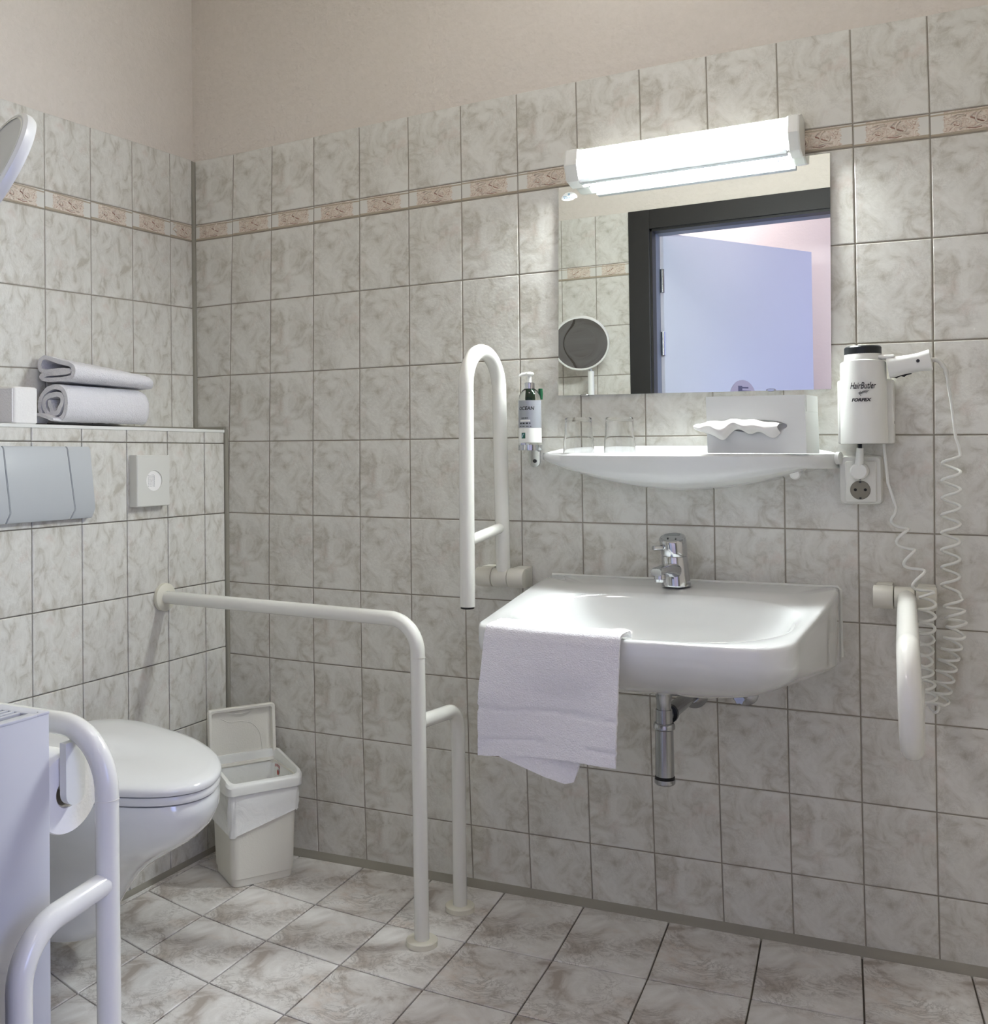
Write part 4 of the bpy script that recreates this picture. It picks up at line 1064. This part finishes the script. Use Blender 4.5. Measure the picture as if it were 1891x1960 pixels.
# ------------------------------------------------------------------ hinged rails beside the basin
def hub(t, c, xl, xr):
    w3 = (xr - xl) / 3
    for k in range(3):
        r = 0.0232 if k != 1 else 0.0222
        part('hub_section', cyl((xl + k * w3 + 0.0008, c[1], c[2]), (xl + (k + 1) * w3 - 0.0008, c[1], c[2]), r, 32, 0.002), M_RAIL2, t)
    part('wall_plate', box((xl + 0.004, c[1] + 0.015, c[2] - 0.024), (xl + w3 - 0.003, -0.0005, c[2] + 0.024), 0.003), M_RAIL2, t)
    part('wall_plate', box((xr - w3 + 0.003, c[1] + 0.015, c[2] - 0.024), (xr - 0.004, -0.0005, c[2] + 0.024), 0.003), M_RAIL2, t)
RT = 0.0172
t = thing('folding_rail', 'white hinged grab rail folded upright, left of the wash basin', 'grab rail', (1.03, 0, 0.77))
hub(t, (1.03, -0.055, 0.770), 0.968, 1.094)
pth = fillet([(1.036, -0.055, 0.785), (1.030, -0.055, 1.303), (1.0235, -0.222, 1.303), (1.020, -0.222, 0.722)], 0.0830, 14)
part('rail_tube', tube(pth, RT, 28), M_RAIL, t)
for p_, q_ in (((1.0312, -0.055, 1.208), 1), ((1.0232, -0.222, 1.203), 1)):
    part('joint_ring', cyl((p_[0], p_[1], p_[2] - 0.0006), (p_[0], p_[1], p_[2] + 0.0006), RT + 0.0002, 28), M_RAIL2, t)
part('cross_strut', cyl((1.034, -0.055, 0.890), (1.022, -0.222, 0.868), 0.0125, 24), M_RAIL, t)
part('end_cap', lathe((1.020, -0.222, 0.722), (0, 0, -1), [(0, 0.0155), (0.004, 0.0155), (0.005, 0.013)], 24), M_RUBBER, t)

t = thing('folding_rail', 'white hinged grab rail lowered towards the viewer, right of the wash basin', 'grab rail', (1.912, 0, 0.765))
hub(t, (1.912, -0.055, 0.767), 1.848, 1.965)
pth = fillet([(1.910, -0.055, 0.767), (1.9365, -0.60, 0.752), (1.9395, -0.60, 0.588), (1.925, -0.11, 0.602)], 0.0815, 14)
part('rail_tube', tube(pth, RT, 28), M_RAIL, t)
part('cross_strut', cyl((1.9165, -0.16, 0.764), (1.9275, -0.16, 0.602), 0.0125, 24), M_RAIL, t)
part('end_cap', lathe((1.925, -0.111, 0.602), (0, 1, 0), [(0, 0.0155), (0.004, 0.0155)], 24), M_RUBBER, t)

# ------------------------------------------------------------------ floor-standing rails on both sides of the toilet
RF = 0.0163
def floor_rail(label, yw, yp, sgn, yleg, zbar, zbr, xpost, xleg, rb, rw=0.05):
    t = thing('support_rail', label, 'grab rail', (xpost, yp, zf(xpost)))
    part('rail_tube', tube(fillet([(XP + 0.010, yw, zbar + 0.002), (xpost, yp, zbar), (xpost + 0.003, yp, zf(xpost) + 0.008)], rb, 14), RF, 28), M_RAIL, t)
    part('branch_tube', tube(fillet([(xpost, yp + sgn * 0.008, zbr + 0.012), (xleg, yleg, zbr), (xleg, yleg, zf(xleg) + 0.008)], rw, 12), RF, 28), M_RAIL, t)
    part('wall_flange', lathe((XP + 0.0005, yw, zbar + 0.002), (1, 0, 0), [(0, 0.036), (0.010, 0.036), (0.012, 0.033)], 36), M_STRUT, t)
    for (x, y) in ((xpost + 0.003, yp), (xleg, yleg)):
        part('floor_flange', lathe((x, y, zf(x) + 0.0008), (0, 0, 1), [(0, 0.0345), (0.011, 0.0345), (0.0125, 0.0325)], 36), M_STRUT, t)
    zs = zbar - rb - 0.01
    part('joint_ring', cyl((xpost + 0.001, yp, zs - 0.0006), (xpost + 0.001, yp, zs + 0.0006), RF + 0.0002, 28), M_RAIL2, t)
    return t
floor_rail('white support rail from cistern wall to floor, between bin and wash basin', -0.262, -0.332, 1, -0.142, 0.702, 0.468, 0.950, 0.953, 0.070)
nr = floor_rail('white support rail nearest the viewer, in front of the toilet, beside the radiator', -1.250, -1.250, -1, -1.408, 0.684, 0.462, 0.953, 0.962, 0.085, 0.07)
# roll holder hanging on the near rail
rh = thing('roll_holder', 'white bracket on the near support rail carrying the toilet roll', 'roll holder', (0.885, -1.25, 0.66))
bp_ = [(-1.2675, 0.6620)] + [(-1.25 + 0.0175 * cos(a), 0.590 + 0.0175 * sin(a)) for a in [pi + pi * k / 10 for k in range(11)]] + [(-1.2325, 0.6620)]
part('bracket', loft([[(x, y, z) for y, z in bp_] for x in (0.882, 0.894)]), M_WHITE, rh, 40)
part('spindle', cyl((0.785, -1.25, 0.598), (0.884, -1.25, 0.598), 0.008, 20), M_WHITE, rh)
tr = thing('toilet_roll', 'white toilet roll on the bracket of the near support rail', 'toilet roll', (0.81, -1.25, 0.575))
zc_ = 0.5872
part('paper', lathe((0.783, -1.25, zc_), (1, 0, 0), [(0, 0.021), (0, 0.056), (0.003, 0.0575), (0.094, 0.0575), (0.097, 0.056), (0.0955, 0.045), (0.0965, 0.034), (0.0955, 0.0215), (0, 0.021)], 48, cap=False), M_PAPER, tr)
part('core', lathe((0.784, -1.25, zc_), (1, 0, 0), [(0, 0.0212), (0.093, 0.0212), (0.093, 0.0198), (0, 0.0198), (0, 0.0212)], 32, cap=False), M_TUBE, tr)

# ------------------------------------------------------------------ toilet
to = thing('toilet', 'white wall-hung toilet with closed lid, left of the bin', 'toilet', (0.17, -0.66, 0.0))
th = radians(-14); ax_ = Vector((cos(th), sin(th), 0)); ay_ = Vector((-sin(th), cos(th), 0)); oc_ = Vector((0.172, -0.682, 0))
def TP(s, n_, z):
    p = oc_ + ax_ * s + ay_ * n_; return Vector((max(XP + 0.001, p.x), p.y, z))
def lid_out(s0, s1, hw, n=64, e=2.35, back=0.62):
    out = []; L = s1 - s0; cs = s0 + L * 0.46
    for k in range(n):
        a = 2 * pi * k / n; c, s_ = cos(a), sin(a)
        if c >= 0: x = cs + (s1 - cs) * abs(c) ** (2 / e); y = hw * math.copysign(abs(s_) ** (2 / e), s_)
        else: x = cs - (cs - s0) * abs(c) ** (2 / 5.0); y = hw * math.copysign(abs(s_) ** (2 / 3.2), s_) * (1 - 0.10 * abs(c) ** 2)
        out.append((x, y))
    return out
LO = lid_out(0.040, 0.600, 0.174, e=1.9)
def lring(k, z, o=LO, ds=0.0):
    c = 0.30; return [TP(c + (x - c) * k + ds, y * k, z(x, y) if callable(z) else z) for x, y in o]
def lidz(h): return lambda x, y: 0.456 + h - 0.010 * (x / 0.6) ** 2
part('lid', loft([lring(0.97, lidz(0.0)), lring(0.995, lidz(0.001)), lring(1.0, lidz(0.006)), lring(0.995, lidz(0.012)), lring(0.97, lidz(0.0165)), lring(0.9, lidz(0.020)), lring(0.7, lidz(0.024)), lring(0.35, lidz(0.026)), lring(0.05, lidz(0.0265))]), M_LID, to, 50)
def seatz(h): return lambda x, y: 0.436 + h - 0.008 * (x / 0.6) ** 2
part('seat', loft([lring(0.955, seatz(0.0)), lring(0.985, seatz(0.002)), lring(0.992, seatz(0.009)), lring(0.98, seatz(0.016)), lring(0.90, seatz(0.018))]), M_LID, to, 50)
for n_ in (-0.08, 0.08):
    a = TP(0.045, n_ - 0.02, 0.449); b = TP(0.045, n_ + 0.02, 0.449); part('hinge', cyl(a, b, 0.012, 20, 0.002), M_LID, to)
# bowl: rings from the rim downwards, the front draws back towards the wall
BO = lid_out(0.0, 0.588, 0.184, e=2.2)
def bring(z, s1, hw, s0=0.0, e=1.95):
    z = z + 0.008 if z > 0.3 else z
    o = lid_out(s0, s1, hw * 0.93, e=e); return [TP(x, y, z - (0.010 * (x / 0.6) ** 2 if z > 0.3 else 0)) for x, y in o]
rg = [bring(0.428, 0.575, 0.172), bring(0.4275, 0.590, 0.184), bring(0.418, 0.594, 0.188), bring(0.395, 0.592, 0.188), bring(0.365, 0.575, 0.184), bring(0.335, 0.540, 0.174), bring(0.300, 0.480, 0.160), bring(0.265, 0.420, 0.145), bring(0.235, 0.375, 0.132), bring(0.20, 0.335, 0.120), bring(0.15, 0.290, 0.108), bring(0.10, 0.255, 0.100), bring(0.072, 0.235, 0.095), bring(0.066, 0.215, 0.085)]
part('bowl', loft(rg), M_CERAM, to, 60)

# flush plate
fp = thing('flush_plate', 'pale grey dual flush plate on the cistern wall above the toilet', 'flush plate', (XP, -0.68, 1.0))
def flush_piece(y0, y1, ysk0, ysk1, nm):
    # side outline (x, z): sloping face with a chin
    prof = [(XP + 0.0005, 1.094), (XP + 0.010, 1.094), (XP + 0.014, 1.088), (XP + 0.026, 0.948), (XP + 0.016, 0.925), (XP + 0.0005, 0.925)]
    def yy(a, b, z): return a + (b - a) * (1.094 - z) / 0.146 if z > 0.948 else b + (a - b) * 0.5 * (0.948 - z) / 0.023
    r0_ = [(x, yy(y0, ysk0, z), z) for x, z in prof]; r1_ = [(x, yy(y1, ysk1, z), z) for x, z in prof]
    bm = loft([r0_, r1_]); bmesh.ops.bevel(bm, geom=bm.edges[:], offset=0.0012, segments=2, affect='EDGES')
    return part(nm, bm, M_GREYP, fp, 30)
flush_piece(-0.522, -0.592, -0.518, -0.580, 'side_panel')
flush_piece(-0.594, -0.770, -0.582, -0.762, 'flush_button')
flush_piece(-0.772, -0.845, -0.764, -0.845, 'side_panel')
part('gap_shadow', box((XP + 0.0003, -0.84, 0.930), (XP + 0.006, -0.525, 1.090)), M_SLOT, fp, None)

# hygiene bag dispenser
hb = thing('bag_dispenser', 'small white hygiene bag dispenser box on the cistern wall', 'dispenser', (XP, -0.32, 1.0))
y0, y1, z0, z1 = -0.380, -0.262, 0.943, 1.073
bm = bmesh.new(); n = 32; outer = []; inner = []; oc2 = (-0.319, 1.008)
for k in range(n):
    hy_, hz_ = (y1 - y0) / 2 - 0.002, (z1 - z0) / 2 - 0.002; qd, fr = divmod(k, 8); fr = -1 + 2 * fr / 8
    oy_, oz_ = ((hy_, hz_ * fr), (-hy_ * fr, hz_), (-hy_, -hz_ * fr), (hy_ * fr, -hz_))[qd]; a = math.atan2(oz_ / hz_, oy_ / hy_); ca, sa = cos(a), sin(a)
    outer.append(((y0 + y1) / 2 + oy_, (z0 + z1) / 2 + oz_)); inner.append((oc2[0] + 0.029 * ca, oc2[1] + 0.026 * sa))
XF = XP + 0.026
mid_ = [((y0 + y1) / 2 + (y - (y0 + y1) / 2) * 1.035, (z0 + z1) / 2 + (z - (z0 + z1) / 2) * 1.031) for y, z in outer]
A = [bm.verts.new((XF, y, z)) for y, z in outer]; B_ = [bm.verts.new((XF, y, z)) for y, z in inner]; C_ = [bm.verts.new((XF - 0.004, y, z)) for y, z in inner]
E_ = [bm.verts.new((XF - 0.002, y, z)) for y, z in mid_]; D_ = [bm.verts.new((XP + 0.0003, y, z)) for y, z in mid_]
for k in range(n):
    q = (k + 1) % n
    for (s_, e_) in ((A, B_), (B_, C_), (E_, A), (D_, E_)): bm.faces.new((s_[k], s_[q], e_[q], e_[k]))
bm.faces.new(D_)
part('case', bm, M_CREAM, hb, 30)
part('paper_bag', lathe((XF - 0.0045, oc2[0], oc2[1]), (1, 0, 0), [(0, 0.0285), (0.0012, 0.0285)], 32), M_PAPER, hb)
bm = bmesh.new(); rnd = random.Random(2)
for c in range(5):
    yc = oc2[0] - 0.019 + c * 0.0055; z = oc2[1] - 0.015
    while z < oc2[1] + 0.014:
        hgt = rnd.uniform(0.001, 0.003); box((XF - 0.0032, yc, z), (XF - 0.0030, yc + (0.0018 if c % 2 else 0.0010), z + hgt), bm=bm); z += hgt + rnd.uniform(0.0008, 0.0015)
part('printed_lines', bm, M_GINK, hb, None)

# ------------------------------------------------------------------ things on the ledge
LZ0 = 1.1442
tp = thing('tissue_pack', 'white embossed paper pack at the left end of the ledge', 'paper pack', (0.11, -0.69, LZ0))
part('pack', loft([[(x, y, z) for x, y in rrect(0.107, -0.690, 0.047 - i_, 0.034 - i_, 0.008)] for z, i_ in ((LZ0, 0.003), (LZ0 + 0.003, 0), (LZ0 + 0.080, 0), (LZ0 + 0.083, 0.003))]), M_PAPER, tp, 40)
part('embossed_end', box((0.066, -0.7256, LZ0 + 0.004), (0.150, -0.722, LZ0 + 0.079), 0.001), plain('embossed_paper', srgb(232, 230, 232), 0.9, bump=1.0, bscale=230), tp, None)

def sheet_extrude(path2, th, y0, y1, shape=None, ny=16, seed=1):
    """a thick sheet following a 2-D path (x, z), extruded along y; shape(x, z, t) moves the section along its length"""
    P = [Vector((p[0], 0, p[1])) for p in path2]; n = len(P); up_, dn_ = [], []
    for i in range(n):
        d = (P[min(n - 1, i + 1)] - P[max(0, i - 1)]).normalized(); nn = Vector((-d.z, 0, d.x)) * th / 2
        up_.append(P[i] + nn); dn_.append(P[i] - nn)
    ringp = up_ + [P[-1] + (P[-1] - P[-2]).normalized() * th * .4] + dn_[::-1] + [P[0] + (P[0] - P[1]).normalized() * th * .4]
    rings = []; rnd = random.Random(seed)
    for j in range(ny + 1):
        t_ = j / ny; y = y0 + (y1 - y0) * t_; rg_ = []
        for q in ringp:
            x, z = q.x, q.z
            if shape: x, y_, z = shape(x, z, t_, y)
            else: y_ = y
            rg_.append((x + rnd.uniform(-1, 1) * .0006, y_, z + rnd.uniform(-1, 1) * .0006))
        rings.append(rg_)
    return loft(rings)
def smooth2(pts, n=6):
    out = []; P = [Vector((p[0], p[1], 0)) for p in pts]
    for i in range(len(P) - 1):
        a = P[max(0, i - 1)]; b = P[i]; c = P[i + 1]; d = P[min(len(P) - 1, i + 2)]
        for k in range(n):
            t_ = k / n; q = 0.5 * ((2 * b) + (c - a) * t_ + (2 * a - 5 * b + 4 * c - d) * t_ ** 2 + (3 * b - a - 3 * c + d) * t_ ** 3); out.append((q.x, q.y))
    out.append((P[-1].x, P[-1].y)); return out
# lower towel: rolled, end of the roll seen at the left
RX, RZ = 0.116, LZ0 + 0.0505
spl = []
turns = 2.15
for k in range(70):
    a = radians(205) - 2 * pi * turns * k / 69 * 1.0; r = 0.0475 - 0.034 * k / 69 + (0.0035 * sin(k * .55 + 1) * min(1, k / 20))
    spl.append((RX + r * 1.10 * cos(a), RZ + r * sin(a)))
lead = smooth2([(RX - 0.064, LZ0 + 0.008), (RX - 0.052, LZ0 + 0.022), (RX - 0.045, LZ0 + 0.034)], 4)
def roll_shape(x, z, t_, y):
    k = 1.0 if t_ < 0.86 else (1 - 0.30 * ((t_ - 0.86) / 0.14) ** 2.4)
    k0 = 1.0 if t_ > 0.05 else 0.975
    return RX + (x - RX) * k * k0, y - 0.02 * (z - RZ) * (1 - t_), LZ0 + 0.001 + (z - LZ0) * (0.97 if t_ < .86 else 0.97 * (0.75 + .25 * k)) * (1 if t_ < 0.8 else 1)
rt_ = thing('rolled_towel', 'thick white rolled terry towel lying on the ledge under another towel', 'towel', (0.11, -0.45, LZ0), 'white towels on the ledge')
bm = sheet_extrude(spl, 0.0118, -0.575, -0.292, roll_shape, 22)
part('towel_roll', bm, M_TOWEL, rt_, 70)
flp = smooth2([(0.060, LZ0 + 0.009), (0.078, LZ0 + 0.026), (0.105, LZ0 + 0.022), (0.135, LZ0 + 0.012)], 5)
part('loose_edge', sheet_extrude(flp, 0.007, -0.598, -0.55, None, 5, 3), M_TOWEL, rt_, 70)
# upper towel: folded, thick at the near end and flattened at the far end
ft = thing('folded_towel', 'white folded terry towel, uppermost on the ledge above the flush plate', 'towel', (0.11, -0.45, LZ0 + 0.1), 'white towels on the ledge')
Z1 = LZ0 + 0.1010
fpth = smooth2([(0.158, Z1 + 0.010), (0.12, Z1 + 0.0085), (0.080, Z1 + 0.010), (0.066, Z1 + 0.020), (0.085, Z1 + 0.026), (0.140, Z1 + 0.0275), (0.160, Z1 + 0.031), (0.140, Z1 + 0.0345), (0.075, Z1 + 0.035), (0.060, Z1 + 0.050), (0.066, Z1 + 0.071), (0.082, Z1 + 0.076), (0.120, Z1 + 0.062), (0.160, Z1 + 0.050), (0.172, Z1 + 0.036), (0.170, Z1 + 0.018), (0.158, Z1 + 0.010)], 5)
def fold_shape(x, z, t_, y):
    h = (z - Z1); kz = 0.80 - 0.24 * min(1, t_ * 1.05) ** 0.9
    e_ = 1.0 if t_ < 0.85 else 1 - 0.35 * ((t_ - 0.85) / 0.15) ** 2.2
    drop = -0.004 * t_ - 0.014 * max(0, t_ - 0.8)
    return 0.115 + (x - 0.115) * (1 - 0.08 * t_) * e_, y + 0.10 * h * (0.5 - t_) * .3, Z1 + 0.0015 + drop * .6 + h * kz * (0.75 + 0.25 * e_)
part('towel_fold', sheet_extrude(fpth, 0.0125, -0.570, -0.282, fold_shape, 22, 9), M_TOWEL, ft, 70)

# ------------------------------------------------------------------ pedal-less waste bin with swing lid open
bn = thing('waste_bin', 'white plastic waste bin with open lid and liner, standing in the corner', 'bin', (0.362, -0.150, zf(0.36)))
bu = Vector((0.55, 0.835, 0)).normalized(); bv = Vector((-0.835, 0.55, 0)).normalized(); b0_ = Vector((0.365, -0.153, 0)); bz = zf(0.36)
def BP(a, b, z): return b0_ + bu * a + bv * b + Vector((0, 0, bz + z))
def bring2(hx_, hy_, z, r=0.018, off=0.0, tilt=0.0): return [BP(x, y + off, z + tilt * y) for x, y in rrect(0, 0, hx_, hy_, r, 5)]
part('bin_body', loft([bring2(0.078, 0.070, 0.0005, 0.020), bring2(0.080, 0.072, 0.003, 0.020), bring2(0.081, 0.073, 0.020, 0.020), bring2(0.0835, 0.0755, 0.022, 0.02), bring2(0.089, 0.084, 0.225, 0.02), bring2(0.090, 0.085, 0.262, 0.02), bring2(0.085, 0.080, 0.262, 0.018), bring2(0.078, 0.070, 0.05, 0.018)], True, True), M_BIN, bn, 35)
# rim collar: high at the back and sides, low lip at the front
def rimring(hx_, hy_, r, zfn):
    return [BP(x, y, zfn(x, y)) for x, y in rrect(0, 0, hx_, hy_, r, 5)]
def ztop(x, y): return 0.262 + (0.028 * max(0.0, min(1.0, (y + 0.092) / 0.045)) if abs(y) < 0.2 else 0)
collar = [rimring(0.096, 0.091, 0.018, lambda x, y: 0.236), rimring(0.101, 0.096, 0.02, lambda x, y: 0.238), rimring(0.102, 0.097, 0.02, lambda x, y: ztop(x, y) - 0.006), rimring(0.099, 0.094, 0.02, ztop), rimring(0.091, 0.086, 0.016, ztop), rimring(0.089, 0.084, 0.016, lambda x, y: ztop(x, y) - 0.006), rimring(0.086, 0.081, 0.016, lambda x, y: 0.236)]
part('rim', loft(collar, False, False), M_WHITE, bn, 35)
# liner: inside lining and a turned-down skirt with an uneven hem
def linerring(k, base):
    out = []
    for i_, (x, y) in enumerate(rrect(0, 0, base[0], base[1], 0.018, 8)):
        a = i_ / 36 * 2 * pi; w_ = 0.0022 * sin(5 * a + k * 1.7) + 0.0016 * sin(11 * a + k)
        rr = Vector((x, y, 0)); rr *= 1 + w_ / rr.length * (1 if k else .3)
        out.append((rr.x, rr.y, a))
    return out
rings = []
for k, (hx_, hy_, z) in enumerate(((0.093, 0.088, 0.240), (0.0945, 0.0895, 0.225), (0.0945, 0.0895, 0.205), (0.0935, 0.0885, 0.185), (0.0925, 0.087, 0.165), (0.0925, 0.087, 0.155))):
    rg_ = []
    for (x, y, a) in linerring(k, (hx_, hy_)):
        dz = k / 5 * (0.022 * (x / 0.1) + 0.004 * sin(4 * a + 1) - 0.012 * max(0, -y / 0.1) * max(0, 1 - abs(x + .03) / .09))
        rg_.append(BP(x, y, z + dz))
    rings.append(rg_)
part('liner_skirt', loft(rings, False, False), M_LINER, bn, 60)
rings = [[BP(x, y, z) for x, y in rrect(0, 0, hx_, hy_, 0.016, 5)] for hx_, hy_, z in ((0.0845, 0.0795, 0.258), (0.080, 0.074, 0.21), (0.074, 0.066, 0.15), (0.05, 0.04, 0.10))]
part('liner_inside', loft(rings, False, True), M_LINER, bn, 60)
def on_inner(x, y):  # right inner side wall
    return BP(0.0800, 0.036 - x, 0.246 + y)
bm = bmesh.new()
for k in range(6): 
    a = -0.35 + 0.14 * k
    q = [(-0.016 + k * 0.0052, 0.006 - 0.0006 * (k - 3) ** 2 * .6), ]
    x, y = q[0]; x *= 1.3; vs = [bm.verts.new(on_inner(x + dx, y + dy)) for dx, dy in ((0, 0), (0.0036, 0), (0.0036, 0.0075), (0, 0.0075))]; bm.faces.new(vs)
bm.faces.new([bm.verts.new(on_inner(0.0065 * cos(2 * pi * k / 16), -0.008 + 0.0075 * sin(2 * pi * k / 16))) for k in range(16)])
part('red_print', bm, M_RED, bn, None)
# lid standing up at the back
def lidp(a, h, d): return BP(a, 0.090 - 0.0 + h * 0.06 + d, 0.262 + h)
bm = bmesh.new(); LW, LH = 0.092, 0.150
def lidring(hx_, z0_, z1_, d, r): return [lidp(x, y, d) for x, y in rrect(0, (z0_ + z1_) / 2, hx_, (z1_ - z0_) / 2, r, 4)]
part('lid', loft([lidring(LW, -0.002, LH, -0.012, 0.008), lidring(LW - 0.002, 0.0, LH - 0.002, -0.014, 0.008), lidring(LW - 0.008, 0.006, LH - 0.008, -0.0125, 0.006), lidring(LW - 0.010, 0.008, LH - 0.010, 0.0, 0.006)], False, True), M_BIN, bn, 30)
part('lid_shell', loft([lidring(LW, -0.002, LH, -0.012, 0.008), lidring(LW + 0.0005, -0.002, LH, 0.0, 0.008), lidring(LW - 0.006, 0.004, LH - 0.006, 0.006, 0.008)], False, True), M_BIN, bn, 30)
pts = smooth2([(-0.055, LH - 0.028), (-0.03, LH - 0.040), (0.0, LH - 0.040), (0.03, LH - 0.050), (0.050, LH - 0.075), (0.056, LH - 0.110), (0.056, LH - 0.135)], 5)
part('lid_groove', tube([lidp(a, h, -0.0005) for a, h in pts], 0.0011, 6), M_BIN, bn)
bm = bmesh.new(); rg_ = []
for k in range(9):
    t_ = k / 8; a = -0.045 + 0.085 * t_; rg_.append([lidp(a, LH - 0.010, -0.001), lidp(a, LH - 0.010 - 0.018 * sin(pi * t_) - 0.0005, -0.001), lidp(a, LH - 0.010 - 0.009 * sin(pi * t_), -0.006 * sin(pi * t_) - 0.0015)])
part('finger_grip', loft(rg_, bm=bm), M_BIN, bn, 60)

# ------------------------------------------------------------------ radiator at the door wall
ra = thing('radiator', 'white panel radiator with slotted top grille at the lower left', 'radiator', (0.6, -1.38, 0.12))
RX0, RX1, RY0, RY1, RZ0, RZ1 = 0.30, 0.898, -1.452, -1.300, 0.14, 0.716
part('end_panel', box((RX1 - 0.006, RY0, RZ0), (RX1, RY1, RZ1 - 0.001), 0.0015), M_RADI, ra)
part('end_panel', box((RX0, RY0, RZ0), (RX0 + 0.006, RY1, RZ1 - 0.001), 0.0015), M_RADI, ra)
part('front_panel', box((RX0 + 0.006, RY1 - 0.02, RZ0 + 0.01), (RX1 - 0.006, RY1 - 0.002, RZ1 - 0.012), 0.003), M_RADI, ra)
part('rear_panel', box((RX0 + 0.006, RY0 + 0.01, RZ0 + 0.01), (RX1 - 0.006, RY0 + 0.03, RZ1 - 0.012), 0.003), M_RADI, ra)
bm = box((RX0, RY1 - 0.022, RZ1 - 0.004), (RX1 + 0.0005, RY1 + 0.0005, RZ1), 0.0012); box((RX0, RY0, RZ1 - 0.004), (RX1, RY0 + 0.022, RZ1), 0.0012, bm=bm)
box((RX1 - 0.016, RY0 + 0.02, RZ1 - 0.004), (RX1 + 0.0005, RY1 - 0.02, RZ1), 0.001, bm=bm); box((RX0, RY0 + 0.02, RZ1 - 0.004), (RX0 + 0.016, RY1 - 0.02, RZ1), 0.001, bm=bm)
part('grille_frame', bm, M_RADI, ra)
x = RX1 - 0.022; gb = bpy.data.meshes.new('grille_bar'); bmg = box((-0.0034, -0.056, -0.006), (0.0034, 0.056, 0), 0.0008); bmg.to_mesh(gb); bmg.free(); gb.materials.append(M_RADI)
while x > RX0 + 0.02:
    x -= 0.0122; o = bpy.data.objects.new('grille_bar', gb); COL.objects.link(o); o.parent = ra; o.location = Vector((x, (RY0 + RY1) / 2, RZ1 - 0.0005)) - Vector(ra.location)
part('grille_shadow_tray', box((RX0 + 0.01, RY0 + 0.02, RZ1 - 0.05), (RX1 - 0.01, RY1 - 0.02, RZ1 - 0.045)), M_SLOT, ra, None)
for x in (0.42, 0.78):
    part('bracket', box((x, YO + 0.0005, 0.25), (x + 0.03, RY0 + 0.012, 0.60), 0.002), M_RADI, ra)
part('rivet', lathe((RX1 - 0.009, RY1 - 0.012, RZ1), (0, 0, 1), [(0, 0.0012), (0.0003, 0.0012)], 10), M_BLACK, ra)

# ------------------------------------------------------------------ round shaving mirror on a post
nv_ = Vector((0.30, 0.86, -0.42)).normalized(); mc = Vector((0.776, -1.288, 1.471))
rm = thing('round_mirror', 'round white-rimmed mirror on a slim post, cut by the left edge', 'mirror', (0.80, -1.36, 0.9))
part('rim', lathe(mc - nv_ * 0.012, nv_, [(0, 0.092), (0.0, 0.099), (0.004, 0.1035), (0.013, 0.1045), (0.018, 0.1025), (0.018, 0.0975), (0.013, 0.0965), (0.003, 0.092)], 64, cap=False), M_WHITE, rm)
part('back_shell', lathe(mc - nv_ * 0.0115, nv_, [(0, 0.0985), (-0.001, 0.096), (0.0015, 0.090), (0.001, 0.0)], 64, cap=False), M_RADI, rm)
part('mirror_glass', lathe(mc + nv_ * 0.001, nv_, [(0.0, 0.0965), (0.002, 0.0965), (0.0005, 0.05), (0.0, 0.0)], 64, cap=False), M_MIRROR, rm)
px_, py_ = 0.792, -1.352
part('post', cyl((px_, py_, 0.80), (px_, py_, 1.372), 0.0115, 24), M_WHITE, rm)
dv_ = (Vector((0, 0, -1)) - nv_ * nv_.dot(Vector((0, 0, -1)))).normalized()
part('joint', tube([(px_, py_, 1.368), (px_, py_ + 0.003, 1.382), mc - nv_ * 0.011 + dv_ * 0.098, mc - nv_ * 0.011 + dv_ * 0.085], 0.0065, 12), M_GREYP, rm)
part('wall_arm', tube(fillet([(px_, py_, 0.82), (px_, py_, 0.80), (px_, YO + 0.001, 0.80)], 0.015, 5), 0.0115, 16), M_WHITE, rm)
part('wall_disc', lathe((px_, YO + 0.0008, 0.80), (0, 1, 0), [(0, 0.03), (0.008, 0.03), (0.010, 0.026)], 28), M_WHITE, rm)
